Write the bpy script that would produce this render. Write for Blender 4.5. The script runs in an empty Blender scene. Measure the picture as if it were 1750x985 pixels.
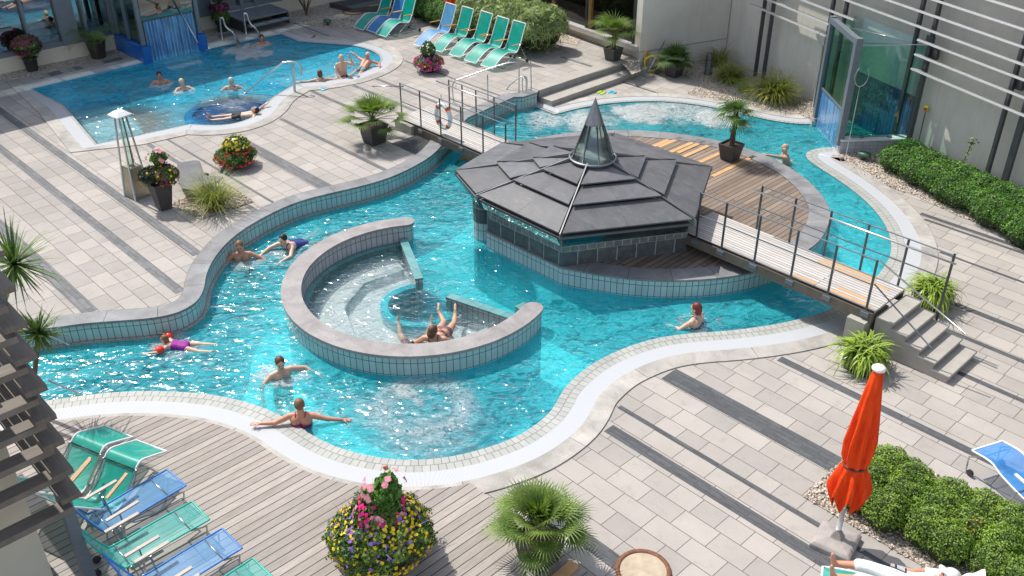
import bpy, math, random
from math import sin, cos, pi, radians as R, sqrt, hypot, atan2
from mathutils import Vector as V3, Matrix, noise
from mathutils.geometry import tessellate_polygon
random.seed(7)
S = bpy.context.scene
COL = S.collection
# ---------------------------------------------------------------- camera, sky, sun, exposure
CH = 10.0; FPX = 1616.0; PIT = R(31.31); YAW = R(43.726)
cam = bpy.data.cameras.new('camera'); cam.sensor_width = 36; cam.lens = FPX / 1750 * 36
cam.clip_start = .1; cam.clip_end = 2000
co = bpy.data.objects.new('camera', cam); COL.objects.link(co); S.camera = co
FW = V3((-cos(YAW) * cos(PIT), sin(YAW) * cos(PIT), -sin(PIT)))
RT = V3((sin(YAW), cos(YAW), 0)); UP = RT.cross(FW)
co.matrix_world = Matrix(((RT.x, UP.x, -FW.x, 0), (RT.y, UP.y, -FW.y, 0), (RT.z, UP.z, -FW.z, CH), (0, 0, 0, 1)))
W = bpy.data.worlds.new('World'); S.world = W; W.use_nodes = True
wn = W.node_tree.nodes; sky = wn.new('ShaderNodeTexSky'); sky.sky_type = 'NISHITA'; sky.sun_disc = False
SUN_EL = R(56); SUN_TR = V3((.999, .05, 0)).normalized()      # the way shadows fall
sky.sun_elevation = SUN_EL
sky.sun_rotation = atan2(-SUN_TR.x, -SUN_TR.y)
sky.air_density = 1.0; sky.dust_density = 1.5; sky.ozone_density = 1.0
hs = wn.new('ShaderNodeHueSaturation'); hs.inputs['Saturation'].default_value = .62
W.node_tree.links.new(sky.outputs[0], hs.inputs['Color']); W.node_tree.links.new(hs.outputs[0], wn['Background'].inputs[0]); wn['Background'].inputs[1].default_value = .15
sl = bpy.data.lights.new('sun', 'SUN'); sl.energy = 3.3; sl.angle = R(.55); sl.color = (1, .955, .88)
so = bpy.data.objects.new('sun', sl); COL.objects.link(so)
sd = V3((SUN_TR.x * cos(SUN_EL), SUN_TR.y * cos(SUN_EL), -sin(SUN_EL)))
so.rotation_euler = sd.to_track_quat('-Z', 'Y').to_euler(); so.location = (-20, 0, 30)
S.view_settings.view_transform = 'Standard'; S.view_settings.look = 'None'; S.view_settings.gamma = 1
S.view_settings.exposure = 0.55
S.cycles.use_denoising = True; S.cycles.max_bounces = 8; S.cycles.transparent_max_bounces = 12
S.cycles.diffuse_bounces = 3; S.cycles.glossy_bounces = 3; S.cycles.transmission_bounces = 5
S.cycles.caustics_refractive = False; S.cycles.caustics_reflective = False
S.cycles.sample_clamp_indirect = 6

# ---------------------------------------------------------------- helpers
def ray(px, py):
    return (RT * ((px - 875) / FPX) - UP * ((py - 492.5) / FPX) + FW)
def P(px, py, z=0.0):                       # the point seen at a photo pixel on the level z
    d = ray(px, py); t = (z - CH) / d.z
    return V3((d.x * t, d.y * t, z))
def PP(px, py, p0, n):                      # ... on a vertical plane through p0 with normal n
    d = ray(px, py); o = V3((0, 0, CH)); n = V3((n[0], n[1], 0)); p0 = V3((p0[0], p0[1], 0))
    t = (p0 - o).dot(n) / d.dot(n); return o + d * t
def pl(pts, z=0.0): return [P(a, b, z) for a, b in pts]
def tag(o, label=None, cat=None, group=None, kind=None):
    if label: o['label'] = label
    if cat: o['category'] = cat
    if group: o['group'] = group
    if kind: o['kind'] = kind
    return o
def empty(name, loc, rz=0.0):
    o = bpy.data.objects.new(name, None); COL.objects.link(o); o.location = loc; o.rotation_euler = (0, 0, rz)
    o.empty_display_size = .2
    return o
def thing(name, loc, label, cat, group=None, rz=0.0): return tag(empty(name, loc, rz), label, cat, group)
def copy_tree(o, parent=None):
    c = o.copy(); COL.objects.link(c)
    if parent is not None: c.parent = parent
    for ch in list(KIDS.get(o.name, [])): copy_tree(ch, c)
    return c
KIDS = {}
class MB:
    def __init__(s): s.v = []; s.f = []; s.uv = []; s.mi = []; s.sm = []
    def add(s, vs, fs, uvs=None, mi=0, smooth=False):
        b = len(s.v); s.v += [tuple(p) for p in vs]
        for i, f in enumerate(fs):
            s.f.append([b + k for k in f]); s.uv.append(uvs[i] if uvs else None); s.mi.append(mi); s.sm.append(smooth)
        return s
    def box(s, c, d, m=None, mi=0, taper=1.0):
        hx, hy, hz = d[0] / 2, d[1] / 2, d[2] / 2; vs = []
        for z in (-hz, hz):
            t = taper if z < 0 else 1.0
            for x, y in ((-hx, -hy), (hx, -hy), (hx, hy), (-hx, hy)):
                p = V3((x * t, y * t, z))
                if m is not None: p = m @ p
                vs.append(p + V3(c))
        return s.add(vs, [(3, 2, 1, 0), (4, 5, 6, 7), (0, 1, 5, 4), (1, 2, 6, 5), (2, 3, 7, 6), (3, 0, 4, 7)], mi=mi)
    def bar(s, a, b, w, h, up=(0, 0, 1), mi=0):
        a, b = V3(a), V3(b); d = b - a; L = d.length; d.normalize(); u = V3(up)
        if abs(d.dot(u)) > .99: u = V3((1, 0, 0))
        x = d.cross(u).normalized(); z = x.cross(d)
        m = Matrix(((x.x, d.x, z.x), (x.y, d.y, z.y), (x.z, d.z, z.z)))
        return s.box((a + b) / 2, (w, L, h), m, mi)
    def tube(s, path, r, n=8, mi=0, cap=True, closed=False):
        path = [V3(p) for p in path]; N = len(path); rs = r if isinstance(r, (list, tuple)) else [r] * N
        vs = []; ref = None
        for i, p in enumerate(path):
            if closed: d = path[(i + 1) % N] - path[i - 1]
            else: d = path[min(i + 1, N - 1)] - path[max(i - 1, 0)]
            d.normalize()
            if ref is None:
                ref = V3((0, 0, 1)) if abs(d.z) < .9 else V3((1, 0, 0))
            x = d.cross(ref).normalized(); ref = x.cross(d).normalized()
            for k in range(n):
                a = 2 * pi * k / n; vs.append(p + (x * cos(a) + ref * sin(a)) * rs[i])
        fs = [(i * n + k, i * n + (k + 1) % n, ((i + 1) % N) * n + (k + 1) % n, ((i + 1) % N) * n + k) for i in range(N if closed else N - 1) for k in range(n)]
        s.add(vs, fs, mi=mi, smooth=True)
        if cap and not closed:
            b = len(s.v) - N * n
            s.f.append([b + k for k in range(n)]); s.f.append([b + (N - 1) * n + k for k in reversed(range(n))])
            s.uv += [None] * 2; s.mi += [mi] * 2; s.sm += [False] * 2
        return s
    def lathe(s, prof, c=(0, 0, 0), n=20, mi=0, a0=0.0, square=0.0):
        vs = []
        for r, z in prof:
            for k in range(n):
                a = a0 + 2 * pi * k / n; q = r
                if square: q = r / max(abs(cos(a - a0)), abs(sin(a - a0))) ** square
                vs.append((c[0] + q * cos(a), c[1] + q * sin(a), c[2] + z))
        N = len(prof)
        return s.add(vs, [(i * n + k, i * n + (k + 1) % n, (i + 1) * n + (k + 1) % n, (i + 1) * n + k) for i in range(N - 1) for k in range(n)], mi=mi, smooth=n > 8)
    def poly(s, loops, z=None, mi=0):             # flat polygon with holes
        loops = [[V3((p[0], p[1], p[2] if z is None and len(p) > 2 else (z or 0))) for p in l] for l in loops]
        vs = [p for l in loops for p in l]
        fs = []
        for t in tessellate_polygon(loops):
            a, b, c = (vs[i] for i in t)
            fs.append(tuple(t) if (b - a).cross(c - a).z > 0 else tuple(reversed(t)))
        return s.add(vs, fs, mi=mi)
    def prism(s, pts, z0, z1, mi=0, mside=None, bottom=False):
        s.poly([pts], z1, mi)
        if bottom: s.poly([pts], z0, mi)
        s.strip(list(pts) + [pts[0]], z0, z1, mi if mside is None else mside); return s
    def strip(s, pts, z0, z1, mi=0):              # vertical ribbon with UV in metres
        L = 0; n = len(pts); vs = []; us = []
        for i, p in enumerate(pts):
            if i: L += hypot(p[0] - pts[i - 1][0], p[1] - pts[i - 1][1])
            vs += [(p[0], p[1], z0), (p[0], p[1], z1)]; us.append(L)
        fs = [(2 * i, 2 * i + 2, 2 * i + 3, 2 * i + 1) for i in range(n - 1)]
        uv = [[(us[i], z0), (us[i + 1], z0), (us[i + 1], z1), (us[i], z1)] for i in range(n - 1)]
        return s.add(vs, fs, uv, mi)
    def ribbon(s, A, B, z=None, zb=None, mi=0, closed=False):   # between two lines, UV in metres (x along, y across)
        n = len(A); vs = []; us = [0]; w = []
        for i in range(n):
            if i: us.append(us[-1] + (V3(A[i]).xy - V3(A[i - 1]).xy).length)
            w.append((V3(A[i]).xy - V3(B[i]).xy).length)
            vs += [(A[i][0], A[i][1], A[i][2] if z is None else z), (B[i][0], B[i][1], B[i][2] if z is None else (z if zb is None else zb))]
        m = n if closed else n - 1
        if closed: us.append(us[-1] + (V3(A[0]).xy - V3(A[-1]).xy).length); w.append(w[0])
        fs = []; uv = []
        for i in range(m):
            j = (i + 1) % n
            fs.append((2 * i, 2 * j, 2 * j + 1, 2 * i + 1)); uv.append([(us[i], 0), (us[i + 1], 0), (us[i + 1], w[j]), (us[i], w[i])])
        return s.add(vs, fs, uv, mi)
    def build(s, name, mats, parent=None, world=False, bevel=0, **kw):
        me = bpy.data.meshes.new(name)
        off = V3((0, 0, 0))
        if parent is not None and world:
            p = parent
            while p is not None: off = off + V3(p.location); p = p.parent
        me.from_pydata([(x - off.x, y - off.y, z - off.z) for x, y, z in s.v], [], s.f)
        for m in (mats if isinstance(mats, (list, tuple)) else [mats]): me.materials.append(m)
        me.polygons.foreach_set('material_index', s.mi); me.polygons.foreach_set('use_smooth', s.sm)
        if any(u is not None for u in s.uv):
            l = me.uv_layers.new(name='UVMap'); k = 0; buf = [0.0] * (2 * len(me.loops))
            for p, u in zip(me.polygons, s.uv):
                if u:
                    for j, q in enumerate(u): buf[2 * (p.loop_start + j)] = q[0]; buf[2 * (p.loop_start + j) + 1] = q[1]
            l.data.foreach_set('uv', buf)
        me.validate()
        o = bpy.data.objects.new(name, me); COL.objects.link(o)
        if parent is not None:
            o.parent = parent; KIDS.setdefault(parent.name, []).append(o)
        if bevel:
            b = o.modifiers.new('b', 'BEVEL'); b.width = bevel; b.segments = 2; b.limit_method = 'ANGLE'
        if kw: tag(o, **kw)
        return o
def smooth(pts, n=6, closed=False):             # Catmull-Rom
    N = len(pts); out = []; pts = [V3(p) for p in pts]
    for i in range(N if closed else N - 1):
        g = (lambda k: pts[k % N]) if closed else (lambda k: pts[max(0, min(N - 1, k))])
        a, b, c, d = g(i - 1), g(i), g(i + 1), g(i + 2)
        for k in range(n):
            t = k / n; out.append(.5 * ((2 * b) + (c - a) * t + (2 * a - 5 * b + 4 * c - d) * t * t + (3 * b - a - 3 * c + d) * t ** 3))
    if not closed: out.append(pts[-1])
    return out
def relax(pts, k=3, closed=False):
    for _ in range(k):
        q = list(pts)
        for i in range(0 if closed else 1, len(pts) - (0 if closed else 1)):
            q[i] = (pts[i - 1] + pts[i] * 2 + pts[(i + 1) % len(pts)]) / 4
        pts = q
    return pts
def offset(pts, d, closed=False):               # to the left of the walking direction
    N = len(pts); out = []
    for i, p in enumerate(pts):
        a = pts[i - 1] if (closed or i) else pts[i]; b = pts[(i + 1) % N] if (closed or i < N - 1) else pts[i]
        t = (V3(b) - V3(a)); t.z = 0; t.normalize()
        out.append(V3((p[0] - t.y * d, p[1] + t.x * d, p[2])))
    if abs(d) > .02: unloop(out)
    return out
def unloop(q):                                  # collapse the small loops an offset makes inside a tight bend
    n = len(q)
    for i in range(n - 2):
        a, b = q[i], q[i + 1]
        for j in range(min(n - 2, i + 45), i + 1, -1):
            c, e = q[j], q[j + 1]
            r = b - a; s_ = e - c; den = r.x * s_.y - r.y * s_.x
            if abs(den) < 1e-12: continue
            w = c - a; t = (w.x * s_.y - w.y * s_.x) / den; u = (w.x * r.y - w.y * r.x) / den
            if 1e-6 < t < 1 and 0 < u < 1 - 1e-6:
                X = a + r * t
                for k in range(i + 1, j + 1): q[k] = X.copy()
                break

# ---------------------------------------------------------------- materials
MATS = {}
class NT:
    def __init__(s, name):
        s.m = bpy.data.materials.new(name); s.m.use_nodes = True; s.t = s.m.node_tree; s.b = s.t.nodes['Principled BSDF']; s.out = s.t.nodes['Material Output']
    def n(s, t, **kw):
        x = s.t.nodes.new('ShaderNode' + t)
        for k, v in kw.items():
            if k in x.inputs: s.set(x.inputs[k], v)
            else: setattr(x, k, v)
        return x
    def set(s, i, v):
        if isinstance(v, bpy.types.NodeSocket): s.t.links.new(v, i)
        elif hasattr(i.default_value, '__len__') and not hasattr(v, '__len__'): i.default_value = [v] * len(i.default_value)
        else:
            if hasattr(v, '__len__') and len(i.default_value) == 4 and len(v) == 3: v = (*v, 1)
            i.default_value = v
    def co(s, kind='Object'): return s.n('TexCoord').outputs[kind]
    def map(s, vec, sc=(1, 1, 1), rot=(0, 0, 0), loc=(0, 0, 0)):
        m = s.n('Mapping'); s.set(m.inputs['Vector'], vec); m.inputs['Scale'].default_value = sc; m.inputs['Rotation'].default_value = rot; m.inputs['Location'].default_value = loc
        return m.outputs[0]
    def noise(s, vec, sc, det=3, rough=.55, dist=0): 
        x = s.n('TexNoise'); s.set(x.inputs['Vector'], vec); x.inputs['Scale'].default_value = sc; x.inputs['Detail'].default_value = det; x.inputs['Roughness'].default_value = rough; x.inputs['Distortion'].default_value = dist
        return x.outputs['Fac']
    def ramp(s, f, stops, interp='LINEAR'):
        x = s.n('ValToRGB'); s.set(x.inputs[0], f); e = x.color_ramp.elements; x.color_ramp.interpolation = interp
        while len(e) < len(stops): e.new(.5)
        for el, (p, c) in zip(e, stops):
            el.position = p; el.color = (*c, 1) if hasattr(c, '__len__') else (c, c, c, 1)
        return x.outputs[0]
    def mix(s, f, a, b, mode='MIX'):
        x = s.n('Mix'); x.data_type = 'RGBA'; x.blend_type = mode; s.set(x.inputs[0], f); s.set(x.inputs[6], a); s.set(x.inputs[7], b); return x.outputs[2]
    def math(s, op, a, b=0.0, c=None):
        x = s.n('Math', operation=op); s.set(x.inputs[0], a); s.set(x.inputs[1], b)
        if c is not None: s.set(x.inputs[2], c)
        return x.outputs[0]
    def bump(s, h, st=.3, d=.01, nrm=None):
        x = s.n('Bump'); s.set(x.inputs['Height'], h); x.inputs['Strength'].default_value = st; x.inputs['Distance'].default_value = d
        if nrm is not None: s.set(x.inputs['Normal'], nrm)
        return x.outputs[0]
    def fin(s, col=None, rough=None, metal=None, nrm=None, spec=None):
        b = s.b.inputs
        if col is not None: s.set(b['Base Color'], col)
        if rough is not None: s.set(b['Roughness'], rough)
        if metal is not None: s.set(b['Metallic'], metal)
        if nrm is not None: s.set(b['Normal'], nrm)
        if spec is not None: s.set(b['Specular IOR Level'], spec)
        return s.m
def plain(name, c, rough=.6, metal=0, var=.18, sc=6, bump=.15, bs=60, spec=.5):
    t = NT(name); v = t.co(); f = t.noise(v, sc, 5, .6)
    lo = tuple(x * (1 - var) for x in c); hi = tuple(min(1, x * (1 + var)) for x in c)
    n = t.bump(t.noise(v, bs, 3), bump, .004)
    return t.fin(t.ramp(f, [(.3, lo), (.7, hi)]), rough, metal, n, spec)
def brick(t, vec, w, h, mort, c1, c2, cm, off=.5, freq=2, sq=1, sqf=2, smoothm=.1, bias=0):
    x = t.n('TexBrick'); t.set(x.inputs['Vector'], vec)
    for k, v in (('Scale', 1), ('Mortar Size', mort), ('Mortar Smooth', smoothm), ('Bias', bias), ('Brick Width', w), ('Row Height', h)): x.inputs[k].default_value = v
    t.set(x.inputs['Color1'], c1); t.set(x.inputs['Color2'], c2); t.set(x.inputs['Mortar'], cm)
    x.offset = off; x.offset_frequency = freq; x.squash = sq; x.squash_frequency = sqf
    return x.outputs['Color'], x.outputs['Fac']
def m_paving():
    t = NT('paving'); v = t.map(t.co(), loc=(0, .12, 0))
    wob = t.n('VectorMath', operation='ADD'); t.set(wob.inputs[0], v)
    c, f = brick(t, v, .62, .3745, .0055, (.42, .385, .35), (.34, .313, .287), (.11, .09, .078), .37, 2, .72, 3)
    n1 = t.noise(v, .45, 6, .65); n2 = t.noise(v, 140, 2); n3 = t.noise(v, 3.3, 7, .75)
    c = t.mix(1, c, t.ramp(n1, [(.3, .86), (.7, 1.1)]), 'MULTIPLY')
    c = t.mix(1, c, t.ramp(n2, [(.3, .86), (.7, 1.12)]), 'MULTIPLY')
    c = t.mix(t.ramp(n3, [(.53, 0), (.72, .5)]), c, (.25, .228, .20))
    n4 = t.noise(t.map(v, loc=(3, 9, 0)), 26, 4, .7); c = t.mix(t.math('MULTIPLY', t.ramp(n4, [(.62, 0), (.7, .6)]), t.ramp(n1, [(.45, 0), (.6, 1)])), c, (.17, .16, .15))
    h = t.math('SUBTRACT', t.math('MULTIPLY', n2, .25), f)
    return t.fin(c, .82, 0, t.bump(h, .5, .004), .3)
def m_slate_strip(name='dark_paver', c1=(.105, .108, .115), c2=(.075, .078, .085)):
    t = NT(name); v = t.co()
    c, f = brick(t, v, .47, .098, .003, c1, c2, (.05, .05, .05), .41, 2)
    n = t.noise(t.map(v, (1, 4, 1)), 6, 5, .7)
    c = t.mix(1, c, t.ramp(n, [(.3, .7), (.75, 1.25)]), 'MULTIPLY')
    return t.fin(c, .7, 0, t.bump(t.math('SUBTRACT', t.math('MULTIPLY', n, .5), f), .5, .004), .35)
def m_stone(name='slate_stone', c=(.21, .21, .215), seg=.0, rough=.62):
    t = NT(name); v = t.co(); n = t.noise(v, 2.2, 6, .65, .4); n2 = t.noise(v, 45, 4, .6)
    k = t.ramp(n, [(.3, tuple(x * .72 for x in c)), (.7, tuple(x * 1.25 for x in c))])
    k = t.mix(1, k, t.ramp(n2, [(.3, .88), (.7, 1.1)]), 'MULTIPLY'); h = t.math('ADD', n2, t.math('MULTIPLY', n, .6))
    if seg:
        u = t.map(t.co('UV'), (1, 1, 1)); cc, f = brick(t, u, seg, 3, .006, (1, 1, 1), (.82, .82, .83), (.3, .3, .3), .0, 1)
        k = t.mix(1, k, cc, 'MULTIPLY'); h = t.math('SUBTRACT', h, f)
    return t.fin(k, rough, 0, t.bump(h, .35, .004), .4)
def m_wood(name, c, w=.14, L=4.2, axis='y', gap=.007, var=.25, off=.37, phase=0, rough=.75, dark=(.03, .025, .02)):
    t = NT(name); v = t.co()
    g = t.map(v, (1, 1, 1), (0, 0, pi / 2 if axis == 'y' else 0), (phase, phase, 0))
    lo = tuple(x * (1 - var) for x in c); hi = tuple(x * (1 + var) for x in c)
    k, f = brick(t, g, L, w, gap, lo, hi, dark, off, 2, smoothm=.15)
    n = t.noise(t.map(g, (1.2, 16, 1)), 3.0, 6, .65, .6); n2 = t.noise(t.map(g, (.6, 5, 1)), 1.1, 4, .6)
    k = t.mix(1, k, t.ramp(n, [(.25, .72), (.75, 1.22)]), 'MULTIPLY')
    k = t.mix(t.ramp(n2, [(.52, 0), (.72, .45)]), k, tuple(x * y * .62 for x, y in zip(c, (1.05, .93, .8))))
    return t.fin(k, rough, 0, t.bump(t.math('SUBTRACT', t.math('MULTIPLY', n, .3), f), .6, .006), .3)
def m_tiles(name, w, h, c1, c2, cm, rough=.18, co_='UV', mort=.005, off=0.0, bump=.3):
    t = NT(name); v = t.co(co_); k, f = brick(t, v, w, h, mort, c1, c2, cm, off, 1 if off == 0 else 2)
    n = t.noise(v, 1.7, 3); k = t.mix(1, k, t.ramp(n, [(.3, .88), (.7, 1.08)]), 'MULTIPLY')
    return t.fin(k, rough, 0, t.bump(t.math('MULTIPLY', f, -1), bump, .004), .5)
def m_gravel():
    t = NT('gravel'); v = t.co(); x = t.n('TexVoronoi'); t.set(x.inputs['Vector'], v); x.inputs['Scale'].default_value = 24
    c = t.ramp(t.n('SeparateColor', Color=x.outputs['Color']).outputs[0], [(.0, (.42, .33, .25)), (.35, (.62, .54, .45)), (.7, (.74, .68, .6)), (1, (.36, .27, .2))])
    c = t.mix(t.ramp(x.outputs['Distance'], [(.35, 0), (.75, .75)]), c, (.16, .12, .09))
    return t.fin(c, .85, 0, t.bump(t.math('MULTIPLY', x.outputs['Distance'], -1), 1, .03), .3)
def m_grate():
    t = NT('white_grating'); u = t.co('UV')
    x = t.n('TexWave'); x.wave_type = 'BANDS'; x.bands_direction = 'X'; t.set(x.inputs['Vector'], t.map(u, (1, 1, 1))); x.inputs['Scale'].default_value = 15; x.inputs['Detail'].default_value = 0
    c = t.ramp(x.outputs['Fac'], [(.15, (.31, .33, .35)), (.45, (.53, .54, .555))])
    return t.fin(c, .45, 0, t.bump(x.outputs['Fac'], .3, .004), .4)
def m_leaf(name, c, var=.35, sc=3.0, rough=.5, trans=.25, c2=None, spots=None):
    t = NT(name); v = t.co(); n = t.noise(v, sc, 4, .6); n2 = t.noise(v, 37, 2, .5)
    lo = tuple(x * (1 - var) for x in c); hi = tuple(x * (1 + var) for x in (c2 or c))
    k = t.ramp(n, [(.3, lo), (.7, hi)]); k = t.mix(1, k, t.ramp(n2, [(.3, .7), (.7, 1.35)]), 'MULTIPLY')
    if spots:
        k = t.mix(t.ramp(t.noise(v, spots[1], 2), [(spots[2], 0), (spots[2] + .06, 1)]), k, spots[0])
    t.fin(k, rough, 0, None, .4)
    tr = t.n('BsdfTranslucent'); t.set(tr.inputs[0], t.mix(1, k, (1.1, 1.25, .5), 'MULTIPLY'))
    mx = t.n('MixShader'); mx.inputs[0].default_value = trans; t.t.links.new(t.b.outputs[0], mx.inputs[1]); t.t.links.new(tr.outputs[0], mx.inputs[2]); t.t.links.new(mx.outputs[0], t.out.inputs[0])
    return t.m
def m_glass(name, tint=(.75, .92, .88), refl=.12, rough=.0, ior=1.5):
    t = NT(name); t.t.nodes.remove(t.b)
    a = t.n('BsdfTransparent'); t.set(a.inputs[0], tint); g = t.n('BsdfGlossy'); g.inputs['Roughness'].default_value = rough; t.set(g.inputs['Color'], (.9, .95, .95))
    fr = t.n('Fresnel'); fr.inputs[0].default_value = ior; f = t.math('MAXIMUM', fr.outputs[0], refl)
    mx = t.n('MixShader'); t.set(mx.inputs[0], f); t.t.links.new(a.outputs[0], mx.inputs[1]); t.t.links.new(g.outputs[0], mx.inputs[2]); t.t.links.new(mx.outputs[0], t.out.inputs[0])
    return t.m
def m_water(name, foam, tint=(.93, .99, 1), scat=(.09, .82, .91), scf=(.05, .34), amp=1.0, ring=None, fwhite=.92, refr=.3, clear=None, glint=1.0):
    t = NT(name); t.t.nodes.remove(t.b); v = t.co()
    wv = t.map(v, (1, 1, 1), (0, 0, .6))
    def ridge(x, k=2.0): return t.math('SUBTRACT', 1.0, t.math('MULTIPLY', t.math('ABSOLUTE', t.math('SUBTRACT', x, .5)), k * 2))
    n1 = t.noise(t.map(wv, (1, .55, 1)), 1.4, 3, .5, .7); n2 = t.noise(t.map(wv, (1, .6, 1)), 4.2, 4, .6, 1.2); n3 = t.noise(t.map(wv, (1, .7, 1)), 12, 3, .6, 1.0)
    r2 = ridge(n2); r3 = ridge(n3)
    h = t.math('ADD', t.math('MULTIPLY', n1, 1.2 * amp), t.math('ADD', t.math('ADD', t.math('MULTIPLY', n2, .5 * amp), t.math('MULTIPLY', r2, .13 * amp)), t.math('ADD', t.math('MULTIPLY', r3, .05 * amp), t.math('MULTIPLY', n3, .16 * amp))))
    dn = t.n('TexNoise'); t.set(dn.inputs['Vector'], v); dn.inputs['Scale'].default_value = 1.9; dn.inputs['Detail'].default_value = 3
    dv = t.n('VectorMath', operation='MULTIPLY_ADD'); t.set(dv.inputs[0], dn.outputs['Color']); dv.inputs[1].default_value = (1.5, 1.5, 0); t.set(dv.inputs[2], v)
    dw = t.n('VectorMath', operation='SUBTRACT'); t.set(dw.inputs[0], dv.outputs[0]); dw.inputs[1].default_value = (.75, .75, 0)
    F = None                                       # foam where jets and whirls break the surface
    for (p, rad, st) in foam:
        d = t.n('VectorMath', operation='DISTANCE'); t.set(d.inputs[0], dw.outputs[0]); d.inputs[1].default_value = tuple(p)
        mr = t.n('MapRange', interpolation_type='SMOOTHSTEP'); t.set(mr.inputs[0], d.outputs['Value']); mr.inputs[1].default_value = 0; mr.inputs[2].default_value = rad; mr.inputs[3].default_value = st; mr.inputs[4].default_value = 0
        F = mr.outputs[0] if F is None else t.math('MAXIMUM', F, mr.outputs[0])
    if ring:
        (p, r0, wd, st) = ring
        d = t.n('VectorMath', operation='DISTANCE'); t.set(d.inputs[0], v); d.inputs[1].default_value = tuple(p)
        e = t.math('ABSOLUTE', t.math('SUBTRACT', d.outputs['Value'], r0))
        mr = t.n('MapRange', interpolation_type='SMOOTHSTEP'); t.set(mr.inputs[0], e); mr.inputs[2].default_value = wd; mr.inputs[3].default_value = st; mr.inputs[4].default_value = 0
        F = mr.outputs[0] if F is None else t.math('MAXIMUM', F, mr.outputs[0])
        sp = t.n('TexWave'); sp.wave_type = 'RINGS'; sp.rings_direction = 'Z'; t.set(sp.inputs['Vector'], t.map(v, loc=(-p[0], -p[1], 0))); sp.inputs['Scale'].default_value = 1.1; sp.inputs['Distortion'].default_value = 5; sp.inputs['Detail Scale'].default_value = 1.6
        near = t.n('MapRange'); t.set(near.inputs[0], d.outputs['Value']); near.inputs[1].default_value = .1; near.inputs[2].default_value = 2.6; near.inputs[3].default_value = .4; near.inputs[4].default_value = 0
        h = t.math('ADD', h, t.math('MULTIPLY', sp.outputs['Fac'], near.outputs[0]))
    fn = t.noise(t.map(wv, (1, .7, 1)), 6, 10, .8, 2.0); fr_ = ridge(fn, 2.1)
    if F is not None:
        fm = t.math('ADD', fr_, t.math('MULTIPLY', F, .85)); fmask = t.math('MULTIPLY', t.ramp(t.math('MULTIPLY', fm, .5), [(.46, 0), (.72, 1)]), t.ramp(F, [(.03, 0), (.3, 1)]))
        h = t.math('ADD', h, t.math('MULTIPLY', t.math('MULTIPLY', F, fr_), .8))
    N = t.bump(h, 1.0, .075); N2 = t.bump(h, 1.0, .13)
    tr = t.n('BsdfTransparent'); t.set(tr.inputs[0], tint)
    rf = t.n('BsdfRefraction'); t.set(rf.inputs[0], tint); rf.inputs['IOR'].default_value = 1.33; rf.inputs['Roughness'].default_value = .0; t.set(rf.inputs['Normal'], N2)
    m1 = t.n('MixShader'); m1.inputs[0].default_value = refr; t.t.links.new(tr.outputs[0], m1.inputs[1]); t.t.links.new(rf.outputs[0], m1.inputs[2])
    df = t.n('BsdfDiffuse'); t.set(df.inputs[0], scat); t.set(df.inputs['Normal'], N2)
    sf = t.ramp(t.math('ADD', t.math('MULTIPLY', n1, .5), t.math('MULTIPLY', r2, .45)), [(.34, scf[0]), (.72, scf[1])])  # lighter ridge net in the scatter colour imitates caustic and refracted light
    for cz_ in (clear or []):                      # scatter and its painted light net thinned over the shallow and the dark mosaic areas
        d = t.n('VectorMath', operation='DISTANCE'); t.set(d.inputs[0], v); d.inputs[1].default_value = tuple(cz_[0])
        mr = t.n('MapRange'); t.set(mr.inputs[0], d.outputs['Value']); mr.inputs[1].default_value = cz_[1] - cz_[2]; mr.inputs[2].default_value = cz_[1]; mr.inputs[3].default_value = .12; mr.inputs[4].default_value = 1
        sf = t.math('MULTIPLY', sf, mr.outputs[0])
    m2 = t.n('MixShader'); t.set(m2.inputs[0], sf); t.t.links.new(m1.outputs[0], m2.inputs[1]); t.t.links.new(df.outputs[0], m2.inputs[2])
    hg = t.math('ADD', t.math('MULTIPLY', n1, .8), t.math('ADD', t.noise(t.map(wv, (1, .6, 1)), 3.0, 1, .5, .6), t.math('MULTIPLY', t.noise(t.map(wv, (1, .65, 1)), 7.5, 1, .5, .8), .62))); N3 = t.bump(hg, 1.0, .066 * glint)
    gl = t.n('BsdfGlossy'); gl.inputs['Roughness'].default_value = .135; t.set(gl.inputs['Normal'], N3)
    fr = t.n('Fresnel'); fr.inputs[0].default_value = 1.33; t.set(fr.inputs['Normal'], N)
    m3 = t.n('MixShader'); t.set(m3.inputs[0], fr.outputs[0]); t.t.links.new(m2.outputs[0], m3.inputs[1]); t.t.links.new(gl.outputs[0], m3.inputs[2])
    last = m3
    if F is not None:
        wf = t.n('BsdfDiffuse'); t.set(wf.inputs[0], (fwhite * .93, fwhite * 1.0, fwhite * 1.0)); t.set(wf.inputs['Normal'], N2)
        last = t.n('MixShader'); t.set(last.inputs[0], fmask); t.t.links.new(m3.outputs[0], last.inputs[1]); t.t.links.new(wf.outputs[0], last.inputs[2])
    t.t.links.new(last.outputs[0], t.out.inputs[0])
    return t.m
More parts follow.
